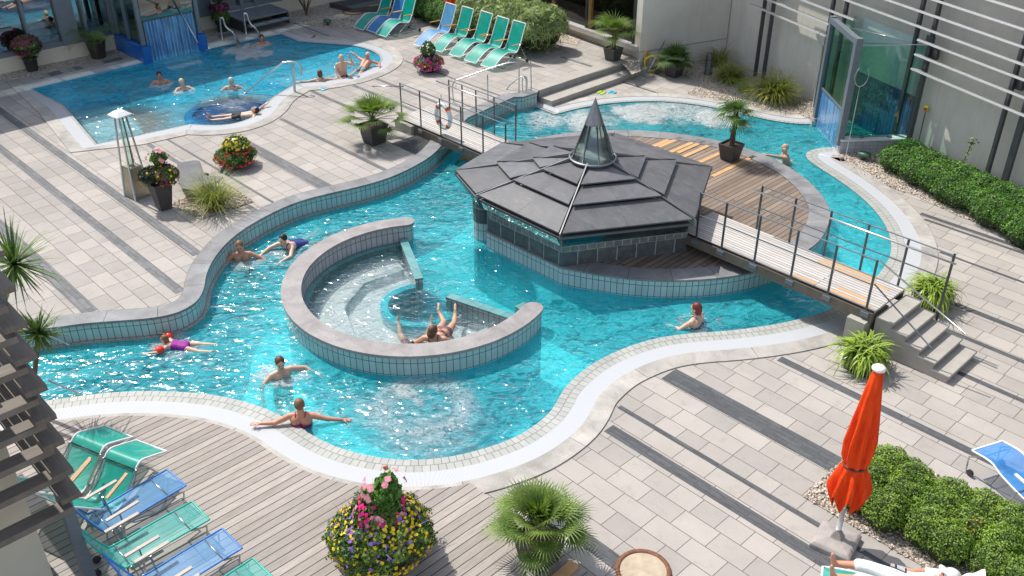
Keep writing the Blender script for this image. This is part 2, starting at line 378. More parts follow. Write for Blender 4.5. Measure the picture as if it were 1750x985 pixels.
M = dict(
 paving=m_paving(), strip=m_slate_strip(), strip2=m_slate_strip('grey_paver', (.185, .185, .19), (.125, .128, .132)), stone=m_stone(), coping=m_stone('slate_coping', (.24, .24, .245), .9), roof=m_stone('slate_roof_slabs', (.105, .105, .113), 0, .5),
 deck=m_wood('weathered_deck', (.35, .312, .282), .141, 40, 'y', var=.15), ideck=m_wood('island_deck', (.235, .182, .145), .13, 3, 'y', gap=.008),
 bridge=m_wood('bridge_boards', (.52, .49, .46), .085, 5, 'x', gap=.006, var=.12), beamwood=m_wood('beam_wood', (.17, .145, .115), .3, 6, 'x', gap=0, var=.1),
 pergola=m_wood('pergola_timber', (.175, .152, .13), 3, 30, 'x', gap=0, var=.15), neworange=plain('new_larch', (.58, .33, .15), .6, var=.15, sc=5),
 gravel=m_gravel(), grate=m_grate(), kerb=m_stone('kerb_stone', (.42, .395, .36), 2.2, .75),
 mosaic=m_tiles('edge_mosaic', .13, .15, (.43, .43, .395), (.37, .375, .35), (.15, .15, .135), .35, mort=.006, off=.5),
 walltile=m_tiles('pale_wall_tile', .125, .25, (.45, .58, .58), (.38, .51, .52), (.10, .12, .12), .2, mort=.007),
 ctile=m_tiles('grey_inner_tile', .125, .25, (.50, .51, .52), (.42, .43, .45), (.1, .1, .1), .2, mort=.007),
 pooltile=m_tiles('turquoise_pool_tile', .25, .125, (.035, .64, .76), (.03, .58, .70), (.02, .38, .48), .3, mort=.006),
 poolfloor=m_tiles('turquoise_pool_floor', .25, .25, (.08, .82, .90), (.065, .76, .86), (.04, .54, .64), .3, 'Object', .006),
 bluetile=m_tiles('blue_tile', .2, .1, (.012, .15, .50), (.01, .11, .42), (.02, .1, .3), .25, 'Object'),
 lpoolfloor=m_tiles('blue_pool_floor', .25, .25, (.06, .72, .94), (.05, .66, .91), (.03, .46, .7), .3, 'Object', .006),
 palefloor=m_tiles('pale_pool_floor', .2, .2, (.74, .75, .74), (.68, .70, .70), (.3, .36, .37), .3, 'Object', .004),
 paleblue=m_tiles('pale_blue_floor', .2, .2, (.50, .76, .80), (.45, .71, .77), (.2, .4, .5), .3, 'Object', .004),
 turqcap=m_tiles('turquoise_cap_tile', .25, .25, (.15, .33, .33), (.125, .29, .29), (.07, .14, .14), .25, 'Object'),
 steel=plain('brushed_steel', (.58, .57, .55), .28, 1, .06, 9, .03), dsteel=plain('dark_steel', (.10, .105, .11), .45, .6, .1), gsteel=plain('grey_frame', (.17, .20, .23), .45, .3, .08),
 lead=plain('roof_flashing', (.25, .26, .265), .4, .8, .12), white=plain('white_paint', (.78, .78, .76), .45, 0, .04), alu=plain('aluminium_louvre', (.62, .60, .58), .4, .5, .06),
 black=plain('black_plastic', (.03, .03, .032), .5), pot=plain('charcoal_pot', (.055, .053, .052), .55, 0, .15, 5), soil=plain('soil', (.08, .055, .04), .95),
 concrete=plain('concrete', (.40, .385, .35), .85, 0, .1, 2.5, .3, 30), render=plain('grey_render_wall', (.66, .62, .54), .9, 0, .09, .9, .15, 40), cream=plain('cream_render', (.62, .58, .47), .9, 0, .05, 1.5, .1),
 stepstone=plain('step_concrete', (.36, .335, .30), .85, 0, .1, 4, .25, 50), slatewall=None,
 darkin=plain('dark_interior', (.03, .032, .035), .9), amber=plain('timber_frame', (.24, .13, .05), .6),
 glass=m_glass('clear_glass', (.80, .93, .88), .10), gglass=m_glass('green_glass', (.42, .72, .62), .16), hallglass=m_glass('hall_glass', (.10, .10, .09), .05, 0, 1.2), facade=m_glass('facade_glass', (.22, .30, .32), .38), tealglass=m_glass('teal_glass', (.10, .48, .46), .18),
)
def m_slatewall(name='slate_block_wall', w=.42, h=.40, zo=0.0, c1=(.06, .072, .078), c2=(.10, .115, .12)):
    t = NT(name); v = t.map(t.co('UV'), loc=(0, -zo, 0)); k, f = brick(t, v, w, h, .008, c1, c2, (.40, .40, .38), .37, 2, .62, 2)
    n = t.noise(t.co(), 7, 5, .7); k = t.mix(1, k, t.ramp(n, [(.3, .7), (.75, 1.5)]), 'MULTIPLY')
    return t.fin(k, .45, 0, t.bump(t.math('SUBTRACT', t.math('MULTIPLY', n, .5), f), .6, .006), .5)
def m_weathered(name, c, sx=5, rough=.9):
    t = NT(name); v = t.co(); n = t.noise(v, .9, 5, .65); st = t.noise(t.map(v, (sx, sx, .35)), 1.0, 5, .7); g = t.noise(v, 45, 3)
    k = t.ramp(n, [(.3, tuple(x * .9 for x in c)), (.7, tuple(x * 1.06 for x in c))]); k = t.mix(t.ramp(st, [(.5, 0), (.75, .35)]), k, tuple(x * .66 for x in c))
    return t.fin(k, rough, 0, t.bump(g, .15, .004), .3)
M['render'] = m_weathered('grey_render_wall', (.68, .635, .555)); M['concrete'] = m_weathered('stained_concrete', (.40, .385, .34), 9)
def m_roofslab():
    t = NT('slate_roof_slab'); v = t.co(); n = t.noise(v, 2.2, 6, .7, .5); b = t.noise(t.map(v, (1, 3, 1), (0, 0, .8)), 4, 6, .7); sp = t.noise(v, 60, 3, .7); r = t.n('ObjectInfo').outputs['Random']
    k = t.ramp(n, [(.3, (.078, .078, .086)), (.7, (.135, .135, .142))]); k = t.mix(1, k, t.ramp(r, [(0, .82), (1, 1.22)]), 'MULTIPLY')
    k = t.mix(t.ramp(b, [(.55, 0), (.8, .45)]), k, (.26, .26, .26)); k = t.mix(t.ramp(sp, [(.68, 0), (.75, .5)]), k, (.35, .35, .33))
    return t.fin(k, t.ramp(n, [(.3, .42), (.7, .65)]), 0, t.bump(t.math('ADD', b, t.math('MULTIPLY', sp, .3)), .35, .005), .45)
M['roof'] = m_roofslab()
M['slatewall'] = m_slatewall(zo=-.02); M['slateband'] = m_slatewall('slate_band', .3, .13, .72 - .0, (.13, .15, .155), (.2, .22, .22)); M['slatetop'] = m_slatewall('slate_top_course', .36, .46, .845, (.065, .078, .085), (.11, .125, .13))
# ================================================================ THE SETTING
T = .36                                            # level of the upper terrace and the sports pool
FU = -31.75                                        # facade plane
def struct(mb, name, m, kind='structure', **kw): return mb.build(name, m, kind=kind, **kw)
# ---- main pool outline
WE = relax(smooth(pl([(-90, 722), (20, 694), (96, 683), (126, 678.6), (171, 672.5), (232, 668.4), (293, 669), (353.8, 673.5), (404.5, 682.6), (464, 701.6), (503, 724), (535.6, 746), (577.8, 766.3), (630.6, 780), (680.7, 786.5), (733.5, 786), (786.3, 778.1), (825.9, 767.6), (870, 752.6), (898.7, 737.4), (921, 722), (939.4, 706), (951.5, 687.6), (961.7, 667), (976, 652), (996, 633.8), (1022.6, 615.5), (1053, 601.3), (1083.5, 589), (1124, 577.6), (1176.7, 570), (1229.5, 567.4), (1310, 558), (1363, 546.5), (1405.6, 534.6), (1438, 520), (1474, 498), (1503, 468), (1519, 445), (1524, 423.7), (1520, 400), (1506, 373), (1482, 345.6), (1447.8, 318), (1416, 297), (1387, 279), (1377, 269), (1378, 260), (1392.4, 254.5), (1416, 251.9), (1432, 252)]), 3), 4)
CA, CB, CC = V3((-12.43, 23.82, 0)), V3((-10.95, 22.5, 0)), V3((-9.72, 23.96, 0))       # glass cabin corners
CD = CA + (CC - CB)
WA = relax(smooth(pl([(1394, 211), (1379, 213), (1339.6, 209.8), (1300, 202.6), (1252, 191), (1210, 182), (1157, 175), (1104, 172.8), (1038, 176.8), (985.6, 186), (948, 196)]), 3), 3)
SC = [P(901, 177.5)]
BLpx = [(-90, 578), (0, 567), (89.7, 559), (145, 551), (224.3, 545.5), (268, 541), (303.5, 532.8), (333, 516), (345.5, 495), (349, 473), (359, 448.5), (382.7, 417), (422, 386), (482.8, 354), (535.6, 336), (614.7, 318), (667.5, 302), (707, 283.5), (738.8, 263.8), (757, 243)]
BL = relax(smooth(pl(BLpx, .4), 4), 3)
BL2 = pl([(797.8, 201), (877, 165.3), (892.8, 165.3), (918, 157.4)], .4)
WALL = BL + BL2                                    # the raised edge, coping line
inw = offset(WALL, .10)                            # a little inside the terrace (left of the way up)
z0 = lambda l: [V3((p[0], p[1], 0)) for p in l]
HOLE = z0(WE) + [CC, CD, CA] + z0(WA) + SC + list(reversed(z0(inw[:-1])))
# ---- lower terrace
BIG = [V3((-70, -30, 0)), V3((60, -30, 0)), V3((60, 70, 0)), V3((-70, 70, 0))]
mb = MB(); mb.poly([BIG, HOLE], 0); struct(mb, 'lower_terrace_paving', M['paving'])
# ---- upper terrace with its pool
LPs = [(54.8, 152.3), (109.5, 180.8), (166, 246.8), (229.6, 233), (324.7, 212.5)]
LPc = [(324.7, 212.5), (360, 214.5), (395.9, 212), (426.4, 203), (446.7, 189), (456, 176), (470, 164), (499.5, 147), (518, 142.5), (553, 139.7), (577.4, 135.4), (601.8, 130.5), (632, 119), (646.6, 109.2), (650.5, 100.7), (643, 91), (626, 83.7), (602, 77.9), (564, 75.2), (510.6, 71.2)]
LPe = [(481, 59), (430, 68.8), (351, 85.5)]
LW = pl(LPs[:-1], T) + relax(smooth(pl(LPc, T), 4), 2) + pl(LPe, T)
cv0, cv1, cu = 12.15, 14.12, -29.78                # glass cabin on the blue pool
LW = [V3((min(p.x, cu) if p.y > cv1 and False else p.x, p.y, T)) for p in LW]
LPOOL = LW + [V3((cu, cv1, T)), V3((FU + .05, cv1, T)), V3((FU + .05, cv0, T)), V3((cu, cv0, T))]
UT = [V3((p.x, p.y, T)) for p in WALL] + [V3((-19.1, 19.35, T)), V3((-19.0, 24.3, T)), V3((-19.0, 70, T)), V3((-70, 70, T)), V3((-70, -30, T)), V3((P(-90, 578, .4).x, -30, T))]
mb = MB(); mb.poly([UT, LPOOL], T); struct(mb, 'upper_terrace_paving', M['paving'])
# ---- coping and tiled wall of the raised edge
cop_out = offset(WALL, .36); cop_in = offset(WALL, -.03)
mb = MB(); mb.ribbon(cop_out, cop_in, .402); mb.strip(list(reversed(cop_in)), .352, .402); mb.strip(cop_out, T, .402); mb.ribbon(cop_in, WALL, .352)
struct(mb, 'terrace_coping', M['coping'])
mb = MB(); mb.strip(list(reversed(WALL)), -.02, .38); struct(mb, 'terrace_wall_tiles', M['walltile'])
mb = MB(); mb.strip(list(reversed(offset(WALL, -.07))), -.08, .0); mb.ribbon(WALL, offset(WALL, -.07), .0); struct(mb, 'overflow_ledge', M['mosaic'])
mb = MB(); mb.strip(list(reversed(WALL)), -1.35, -.02)
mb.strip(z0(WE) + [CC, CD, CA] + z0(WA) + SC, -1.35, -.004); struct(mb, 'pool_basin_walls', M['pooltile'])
mb = MB(); mb.poly([HOLE], -1.3); struct(mb, 'pool_floor', M['poolfloor'])
# ---- pool edge: mosaic, grating, kerb (offset to the right = land)
def edge(line, ws, z, names, side=-1, closed=False):
    a = 0.0
    for i, (w, m, nm) in enumerate(ws):
        A = offset(line, side * a, closed); B = offset(line, side * (a + w), closed); zz = z + .004 * (i + 1) + (.006 if m == 'kerb' else 0)
        mb = MB()
        if side < 0: mb.ribbon(B, A, zz, closed=closed)
        else: mb.ribbon(A, B, zz, closed=closed)
        if side < 0: mb.strip(A, z - .03, zz); mb.strip(list(reversed(B)), z - .03, zz)
        else: mb.strip(list(reversed(A)), z - .03, zz); mb.strip(B, z - .03, zz)
        struct(mb, names + '_' + nm, M[m]); a += w
    return offset(line, side * a, closed)
WEl = WE[:-2]
KO = edge(WEl, [(.29, 'mosaic', 'mosaic_rim'), (.33, 'grate', 'overflow_grating'), (.34, 'kerb', 'kerb')], 0, 'pool')
edge(list(WA) + SC, [(.10, 'mosaic', 'mosaic_rim'), (.30, 'grate', 'overflow_grating'), (.30, 'kerb', 'kerb')], 0, 'whirl_pool')
Ledge = [V3((cu, cv0 - .02, T))] + LW[:]
edge(Ledge, [(.07, 'mosaic', 'mosaic_rim'), (.33, 'grate', 'overflow_grating'), (.34, 'kerb', 'kerb')], T, 'blue_pool')
mb = MB(); mb.strip(list(reversed(LPOOL + LPOOL[:1])), -1.0, T - .004)
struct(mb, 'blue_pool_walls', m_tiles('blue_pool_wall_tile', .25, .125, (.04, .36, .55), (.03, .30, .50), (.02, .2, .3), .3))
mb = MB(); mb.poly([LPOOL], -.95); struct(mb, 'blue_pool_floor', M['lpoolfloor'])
def block(name, pts, zt, zb, m, parent=None, **kw):
    q = [V3((p[0], p[1], 0)) for p in pts]
    ar = sum(q[i].x * q[(i + 1) % len(q)].y - q[(i + 1) % len(q)].x * q[i].y for i in range(len(q)))
    if ar < 0: q.reverse()
    mb = MB(); mb.prism(q, zb, zt); return mb.build(name, m, parent, world=True, **kw)
block('shallow_step', pl([(112, 182), (196, 172), (246, 228), (168, 246)], .1), .1, -.95, M['paleblue'], kind='structure')
block('bench_step', pl([(60, 155), (250, 113), (262, 121), (165, 140), (118, 150), (150, 168), (112, 181)], .12), .12, -.95, M['lpoolfloor'], kind='structure')
block('bench_block', pl([(117, 180), (215, 158), (222, 168), (190, 174), (121, 188)], .2), .2, -.95, M['bluetile'], kind='structure')
block('blue_ledge', pl([(252, 109), (266, 107), (300, 123), (296, 131), (284, 131)], .22), .22, -.95, M['bluetile'], kind='structure')
block('blue_ledge', pl([(338, 91), (352, 88), (392, 107), (388, 115), (374, 115)], .22), .22, -.95, M['bluetile'], kind='structure')
block('blue_ledge', pl([(421, 138), (470, 143), (492, 150), (470, 153), (421, 147)], .2), .2, -.95, M['bluetile'], kind='structure')
wc = P(392, 190, T)
mb = MB()
for k in range(40):
    pass
ring = [V3((wc.x + cos(a) * 1.25, wc.y + sin(a) * 1.25, 0)) for a in [R(200 + 7 * i) for i in range(38)]]
mb.ribbon(ring, offset(ring, .22), T - .06); mb.strip(ring, -.9, T - .06); mb.strip(list(reversed(offset(ring, .22))), -.9, T - .06)
struct(mb, 'whirlpool_rim', M['bluetile'])
mb = MB(); mb.lathe([(1.22, .2), (.001, .2)], (wc.x, wc.y, 0), 32); struct(mb, 'whirlpool_floor', m_tiles('deep_blue_mosaic', .06, .06, (.005, .04, .22), (.01, .07, .30), (.02, .1, .3), .3, 'Object', .004))
# ---- waters
WL = -.025
foam = [(P(1100, 192), 1.35, 1.0), (P(1100, 192), .5, 1.4), (P(1225, 200), 1.2, .95), (P(1000, 205), 1.3, .72), (P(1160, 185), 1.9, .5), (P(935, 205), 1.2, .5)]
foam = [((p.x, p.y, WL), r, s) for p, r, s in foam]
wcen = P(722, 692)
foam += [((P(735, 735).x, P(735, 735).y, WL), 1.5, .26), ((P(640, 700).x, P(640, 700).y, WL), .9, .26), ((P(700, 668).x, P(700, 668).y, WL), .5, .5), ((P(840, 300).x, P(840, 300).y, WL), .5, .4)]
foam += [((P(a, b).x, P(a, b).y, WL), r_, .42) for a, b, r_ in ((413, 446, .55), (495, 432, .7), (296, 586, .6), (481, 640, .5), (520, 716, .5), (1188, 553, .55), (1339, 274, .4))]
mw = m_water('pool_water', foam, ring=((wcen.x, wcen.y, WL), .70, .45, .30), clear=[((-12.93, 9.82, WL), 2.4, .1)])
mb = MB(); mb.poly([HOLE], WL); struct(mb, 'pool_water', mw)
lf = [(P(275, 144, T), .5, .42), (P(315, 153, T), .5, .42), (P(397, 152, T), .5, .42), (P(586, 131, T), .45, .4), (P(415, 85, T), .75, 1.15), (P(430, 90, T), .9, .85), (P(449, 76, T), .45, .9), (P(400, 180, T), 1.0, .25)]
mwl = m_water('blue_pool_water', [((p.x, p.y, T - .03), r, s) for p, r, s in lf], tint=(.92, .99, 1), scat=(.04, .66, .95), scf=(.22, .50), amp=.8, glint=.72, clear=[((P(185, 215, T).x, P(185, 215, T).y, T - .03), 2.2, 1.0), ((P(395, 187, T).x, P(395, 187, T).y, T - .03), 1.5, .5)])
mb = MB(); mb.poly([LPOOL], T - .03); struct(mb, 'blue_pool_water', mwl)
for px, py, r_, h_ in ((1100, 192, .62, .13), (1226, 201, .5, .09), (1004, 205, .5, .07), (1150, 186, .45, .06)):
    c = P(px, py); mb = MB(); n = 40; k = 14; vs = []
    for i in range(k + 1):
        for j in range(n):
            a = 2 * pi * j / n; r = r_ * 1.25 * i / k; x, y = c.x + r * cos(a), c.y + r * sin(a)
            nz = noise.noise(V3((x * 5, y * 5, 1))) * .5 + noise.noise(V3((x * 13, y * 13, 4))) * .3
            vs.append((x, y, WL + .004 - .02 * (i == k) + h_ * max(0, cos(i / k * pi / 2)) ** 1.5 * (1 + 1.1 * nz)))
    mb.add(vs, [(i * n + j, i * n + (j + 1) % n, (i + 1) * n + (j + 1) % n, (i + 1) * n + j) for i in range(k) for j in range(n)][::-1], smooth=True)
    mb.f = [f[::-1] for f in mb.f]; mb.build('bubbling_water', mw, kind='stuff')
# ---- dark paver stripes on both terraces (4 mm sheets), clipped to the paving
def inside(p, poly):
    c = False; j = len(poly) - 1
    for i in range(len(poly)):
        a, b = poly[i], poly[j]
        if (a[1] > p[1]) != (b[1] > p[1]) and p[0] < (b[0] - a[0]) * (p[1] - a[1]) / (b[1] - a[1]) + a[0]: c = not c
        j = i
    return c
KERB1 = offset(WEl, -.96)
BLK1 = z0(KERB1) + [CC + V3((.3, .2, 0)), CD, CA] + [V3(p) for p in offset(WA, -.7)] + [P(890, 172)] + list(reversed(z0(inw[:-1])))
BLK2 = [V3(p) for p in offset(LPOOL, -.74, True)]
CO2 = [V3((p.x, p.y, 0)) for p in offset(WALL, .35)]
UT2 = CO2 + UT[len(WALL):]
mb = MB(); mu = MB()
def stripes(mb, lst, z, ok, u0, u1, step=.05):
    for v0, v1, *lim in lst:
        a = None; u = lim[0] if lim else u0; e = lim[1] if len(lim) > 1 else u1
        while u <= e:
            g = ok((u, v0)) and ok((u, v1))
            if g and a is None: a = u
            if (not g or u + step > e) and a is not None:
                if u - a > .1: mb.add([(a, v0, z), (u, v0, z), (u, v1, z), (a, v1, z)], [(0, 1, 2, 3)])
                a = None
            u += step
GR = [V3((-4.55, 10.35, 0)), V3((12, 10.35, 0)), V3((12, 12.25, 0)), V3((-4.55, 12.25, 0))]
okl = lambda p: not inside(p, BLK1) and not inside(p, UT) and not inside(p, GR) and not (p[1] < 6.96 and p[0] < -5.4)
stripes(mb, [(5.2, 5.45), (7.25, 7.5), (9.34, 9.57), (9.96, 10.055), (11.14, 11.56), (13.08, 13.25), (15.03, 15.15, -6), (16.2, 16.32, -6), (17.2, 17.35, -6), (19.07, 19.15, -7), (20.51, 20.65, -9, 6), (20.32, 20.41, -19), (22.54, 22.62, -19.0, -17.0)], .004, okl, -22, 14)
oku = lambda p: inside(p, UT2) and not inside(p, BLK2)
stripes(mu, [(-3, -2.8), (-.5, -.3), (1.9, 2.1), (4.48, 4.76), (6.08, 6.29), (7.04, 7.26), (9.02, 9.15), (9.56, 9.63), (10.78, 11.1), (12.5, 12.63), (14.38, 14.51, -26), (15.58, 15.71, -26), (16.45, 16.58, -26), (18.2, 18.28, -24.9), (18.0, 18.08, -30.8, -27.6), (22.13, 22.26, -20.9, -19.3)], T + .004, oku, FU + 1.2, -14)
for k, (a, b) in enumerate([(9.35, 9.75), (10.15, 10.4), (11.1, 11.75), (15.2, 15.8), (16.1, 16.7)]):
    mu.add([(-30.85, a, T + .005), (-30.45, a, T + .005), (-30.45, b, T + .005), (-30.85, b, T + .005)], [(0, 1, 2, 3)])
struct(mb, 'lower_dark_paving_stripes', M['strip']); struct(mu, 'upper_dark_paving_stripes', M['strip2'])
# ---- timber deck, bottom left
KD = [V3((p.x, p.y, 0)) for p in offset(WEl, -.70)]
dk = [p for p in KD if p.y < 6.96 and p.x < -7]
dk = dk[:next((i for i in range(1, len(dk)) if (dk[i] - dk[i - 1]).length > 1.0), len(dk))]
deckpoly = [V3((-19, -8, 0)), V3((-5.45, -8, 0)), V3((-5.45, 6.95, 0)), V3((dk[-1].x, 6.95, 0))] + list(reversed(dk))
mb = MB(); mb.prism(list(reversed(deckpoly)) if False else deckpoly, 0.0, .026); o = struct(mb, 'timber_deck', M['deck'])
# ---- gravel beds
def wallv(u): return 23.4 - .393 * (u + 8.3)       # right building wall line
g1 = pl([(1174, 160), (1200, 142), (1166, 130), (1128, 131), (1108, 133), (1085, 128)]) + [V3((-19.0, 23.7, 0)), V3((-18.3, 26.7, 0)), V3((-12, wallv(-12), 0))] + [CA + V3((-.05, .2, 0))] + [V3(p) for p in offset(WA, -.62)[:18]]
def stones(name, poly, z, n, smin=.02, smax=.045, seed=1):
    rnd = random.Random(seed); xs = [p[0] for p in poly]; ys = [p[1] for p in poly]; mb = MB(); k = 0
    while k < n:
        x = rnd.uniform(min(xs), max(xs)); y = rnd.uniform(min(ys), max(ys))
        if not inside((x, y), poly): continue
        k += 1; s = rnd.uniform(smin, smax); a = rnd.uniform(0, 6.28); h = s * rnd.uniform(.35, .8); t = rnd.uniform(-.5, .5)
        e = [V3((cos(a + q * 1.57) * s * (1 if q % 2 else .65), sin(a + q * 1.57) * s * (1 if q % 2 else .65), z + h * .35 + t * s * (q - 1.5) * .3)) for q in range(4)]
        mb.add([*e, (x, y, z)], [(0, 1, 2, 3)]) if False else mb.add([(x + p.x, y + p.y, p.z) for p in e] + [(x, y, z + h), (x, y, z - .01)], [(0, 1, 4), (1, 2, 4), (2, 3, 4), (3, 0, 4), (1, 0, 5), (2, 1, 5), (3, 2, 5), (0, 3, 5)])
    return mb.build(name, M['gravel'], kind='stuff')
mb = MB(); mb.poly([g1], .010)
g2 = pl([(1421, 266), (1457, 290), (1506, 314), (1536, 326), (1567, 336), (1640, 371), (1700, 392), (1760, 424)]) + [V3((-3, wallv(-3), 0)), V3((-9.6, wallv(-9.6), 0)), CC, CB + V3((.35, .1, 0))]
mb.poly([g2], .010)
mb.poly([GR], .012)
struct(mb, 'gravel_bed', M['gravel'])
gl = [V3((-19.55, 7.86, 0)), V3((-18.36, 7.96, 0)), V3((-18.32, 9.28, 0)), V3((-19.75, 9.35, 0))]
g4 = [V3((p.x, p.y, 0)) for p in pl([(489, 39), (520, 42), (545, 46), (598, 50), (620, 40), (665, 38), (700, 42), (760, 30), (840, 40), (900, 60), (985, 78), (1000, 60)], T)] + [V3((-22, 27, 0)), V3((-34, 27, 0)), V3((-31.9, 17.4, 0))]
mb = MB(); mb.poly([gl], T + .008)
mb.poly([[V3((FU, -20, 0)), V3((-30.9, -20, 0)), V3((-30.9, cv0 - .15, 0)), V3((FU, cv0 - .15, 0))]], T + .008)
mb.poly([[V3((FU, cv1 + .15, 0)), V3((-30.9, cv1 + .15, 0)), V3((-30.9, 17.7, 0)), V3((FU, 17.7, 0))]], T + .008)
mb.poly([g4], T + .009)
mb.poly([pl([(1095, 122), (1080, 128), (1062, 108), (1040, 84), (985, 58), (1000, 50), (1090, 90)], T)], T + .01)
struct(mb, 'gravel_bed', M['gravel'])
stones('gravel', g1, .012, 2600, seed=2); stones('gravel', g2, .012, 2600, seed=3); stones('gravel', [V3((-4.55, 10.35, 0)), V3((-1.0, 10.35, 0)), V3((-1.0, 12.25, 0)), V3((-4.55, 12.25, 0))], .014, 4200, seed=4); stones('gravel', gl, T + .01, 1500, seed=5); stones('gravel', g4[:9] + [V3((-31.9, 17.4, 0))], T + .01, 2200, seed=6)
# ---- garden steps between the terraces
st = thing('garden_steps', (-19, 22, 0), 'wide low concrete steps between the upper terrace and the round whirlpool', 'steps')
MB().box((-18.85, 21.85, .09), (.6, 4.95, .17)).build('step', M['stepstone'], st, True, .006)
MB().box((-19.28, 21.85, .275), (.42, 4.95, .2)).build('step', M['stepstone'], st, True, .006)
# ================================================================ ISLAND
IS = pl([(960, 456.5), (1007.8, 465.8), (1076, 475.3), (1145, 479), (1216, 476.3), (1269, 468.4), (1306, 459), (1350, 443), (1387, 422), (1405, 404), (1417, 376), (1414, 348), (1383.5, 311.7), (1353, 289.3), (1312.4, 268), (1265.7, 250.8), (1231, 241.6), (1190, 233.5), (1144, 227), (1078, 222.5), (1012, 224.3), (959, 229.6), (900, 241)], .4)
IS = [V3((-13.52, 12.16, .4)), V3((-12.4, 12.18, .4))] + relax(smooth(IS + [V3((-15.9, 15.3, .4)), V3((-15.0, 14.2, .4)), V3((-14.2, 13.3, .4)), V3((-13.7, 12.7, .4))], 4), 3)
ISc = IS + []
isl = thing('island', (-12.3, 16.2, 0), 'round timber decked island in the main pool with a grey slate rim', 'island')
inner = offset(IS, .44, True)
mb = MB(); A = offset(IS, -.02, True); mb.ribbon(A, inner, .402, closed=True); mb.strip(A + A[:1], .36, .402); mb.ribbon(IS, A, .36, closed=True)
mb.build('slate_rim', M['coping'], isl, True)
mb = MB(); mb.poly([inner], .392); mb.build('deck_boards', M['ideck'], isl, True)
mb = MB(); mb.strip(IS + IS[:1], -.02, .38); mb.build('tiled_wall', M['walltile'], isl, True)
mb = MB(); mb.strip(IS + IS[:1], -1.32, -.02); mb.build('underwater_wall', M['pooltile'], isl, True)
for a, b in [((1140, 238), (1118, 252)), ((1163, 234), (1128, 252)), ((1196, 238), (1141, 262)), ((1204, 241), (1158, 261)), ((1222, 245), (1165, 268)), ((1230, 262), (1196, 277)), ((1291, 267), (1216, 301))]:
    p, q = P(*a, .4), P(*b, .4); w = .062 if a[0] not in (1196, 1204) else .062
    x = round(p.x / .13) * .13 + .065
    y0, y1 = min(p.y, q.y), max(p.y, q.y)
    MB().box(((p.x + q.x) / 2, (p.y + q.y) / 2, .399), (.118, (p - q).length, .006)).build('replaced_plank', M['neworange'], isl, True)
# ================================================================ PAVILION
pv = thing('pavilion', (-12, 13.9, .4), 'low seven sided slate roofed pavilion with a glass cone on the pool island', 'pavilion')
EZ = 1.38
RC = [P(778, 293, EZ), P(815, 335, EZ), P(957, 402, EZ), P(1187, 377, EZ), P(1216, 287, EZ), P(1050, 229, EZ), P(858, 246, EZ)]
CEN = P(1013, 270, 2.03); RR = .47
wallpts = [V3((-13.5, 12.17, 0)), V3((-11.31, 12.22, 0)), V3((-9.97, 14.56, 0)), V3((-10.9, 15.9, 0)), V3((-13.2, 15.85, 0)), V3((-14.2, 14.0, 0))]
mb = MB(); mb.strip(wallpts[:4], .39, .72, 0); mb.strip(wallpts[:4], .72, .845, 1); mb.strip(wallpts[:4], .845, 1.27, 2); mb.build('slate_wall', [M['slatewall'], M['slateband'], M['slatetop']], pv, True)
mb = MB(); mb.strip(wallpts[3:], .39, 1.27); mb.strip([wallpts[-1] + V3((.05, .05, 0)), wallpts[0] + V3((.12, .3, 0))], -.3, 1.3); mb.build('inner_wall', M['darkin'], pv, True)
cc = P(816, 402, .1); arc = [V3((cc.x + .28 * cos(a), cc.y + .28 * sin(a) + .25, 0)) for a in [R(150 + 20 * i) for i in range(11)]]
arc = [arc[0] + V3((.2, .3, 0))] + arc + [arc[-1] + V3((-.1, .3, 0))]
mb = MB(); mb.strip(arc, .42, 1.27); mb.build('slate_pillar', M['slatewall'], pv, True)
mb = MB(); mb.strip(arc, -.02, .42); mb.build('tiled_pillar_foot', M['walltile'], pv, True)
mb = MB(); mb.strip(arc, -1.3, -.02); mb.build('underwater_pillar_foot', M['pooltile'], pv, True)
def lerp(a, b, t): return a + (b - a) * t
base = MB(); n7 = len(RC)
tops = []
for c in RC:
    d = (c - CEN); d.z = 0; d.normalize(); tops.append(V3((CEN.x + d.x * RR * .95, CEN.y + d.y * RR * .95, 1.98)))
for i in range(n7):
    a, b, c, d = RC[i], RC[(i + 1) % n7], tops[(i + 1) % n7], tops[i]
    base.add([a - V3((0, 0, .06)), b - V3((0, 0, .06)), c - V3((0, 0, .03)), d - V3((0, 0, .03))], [(0, 1, 2, 3)])
    base.add([a - V3((0, 0, .11)), b - V3((0, 0, .11)), c - V3((0, 0, .2)), d - V3((0, 0, .2))], [(3, 2, 1, 0)])
    base.add([a - V3((0, 0, .11)), b - V3((0, 0, .11)), b - V3((0, 0, .06)), a - V3((0, 0, .06))], [(0, 1, 2, 3)])
base.build('roof_base', M['dsteel'], pv, True)
fr = [(0, .36), (.36, .67), (.67, .985)]
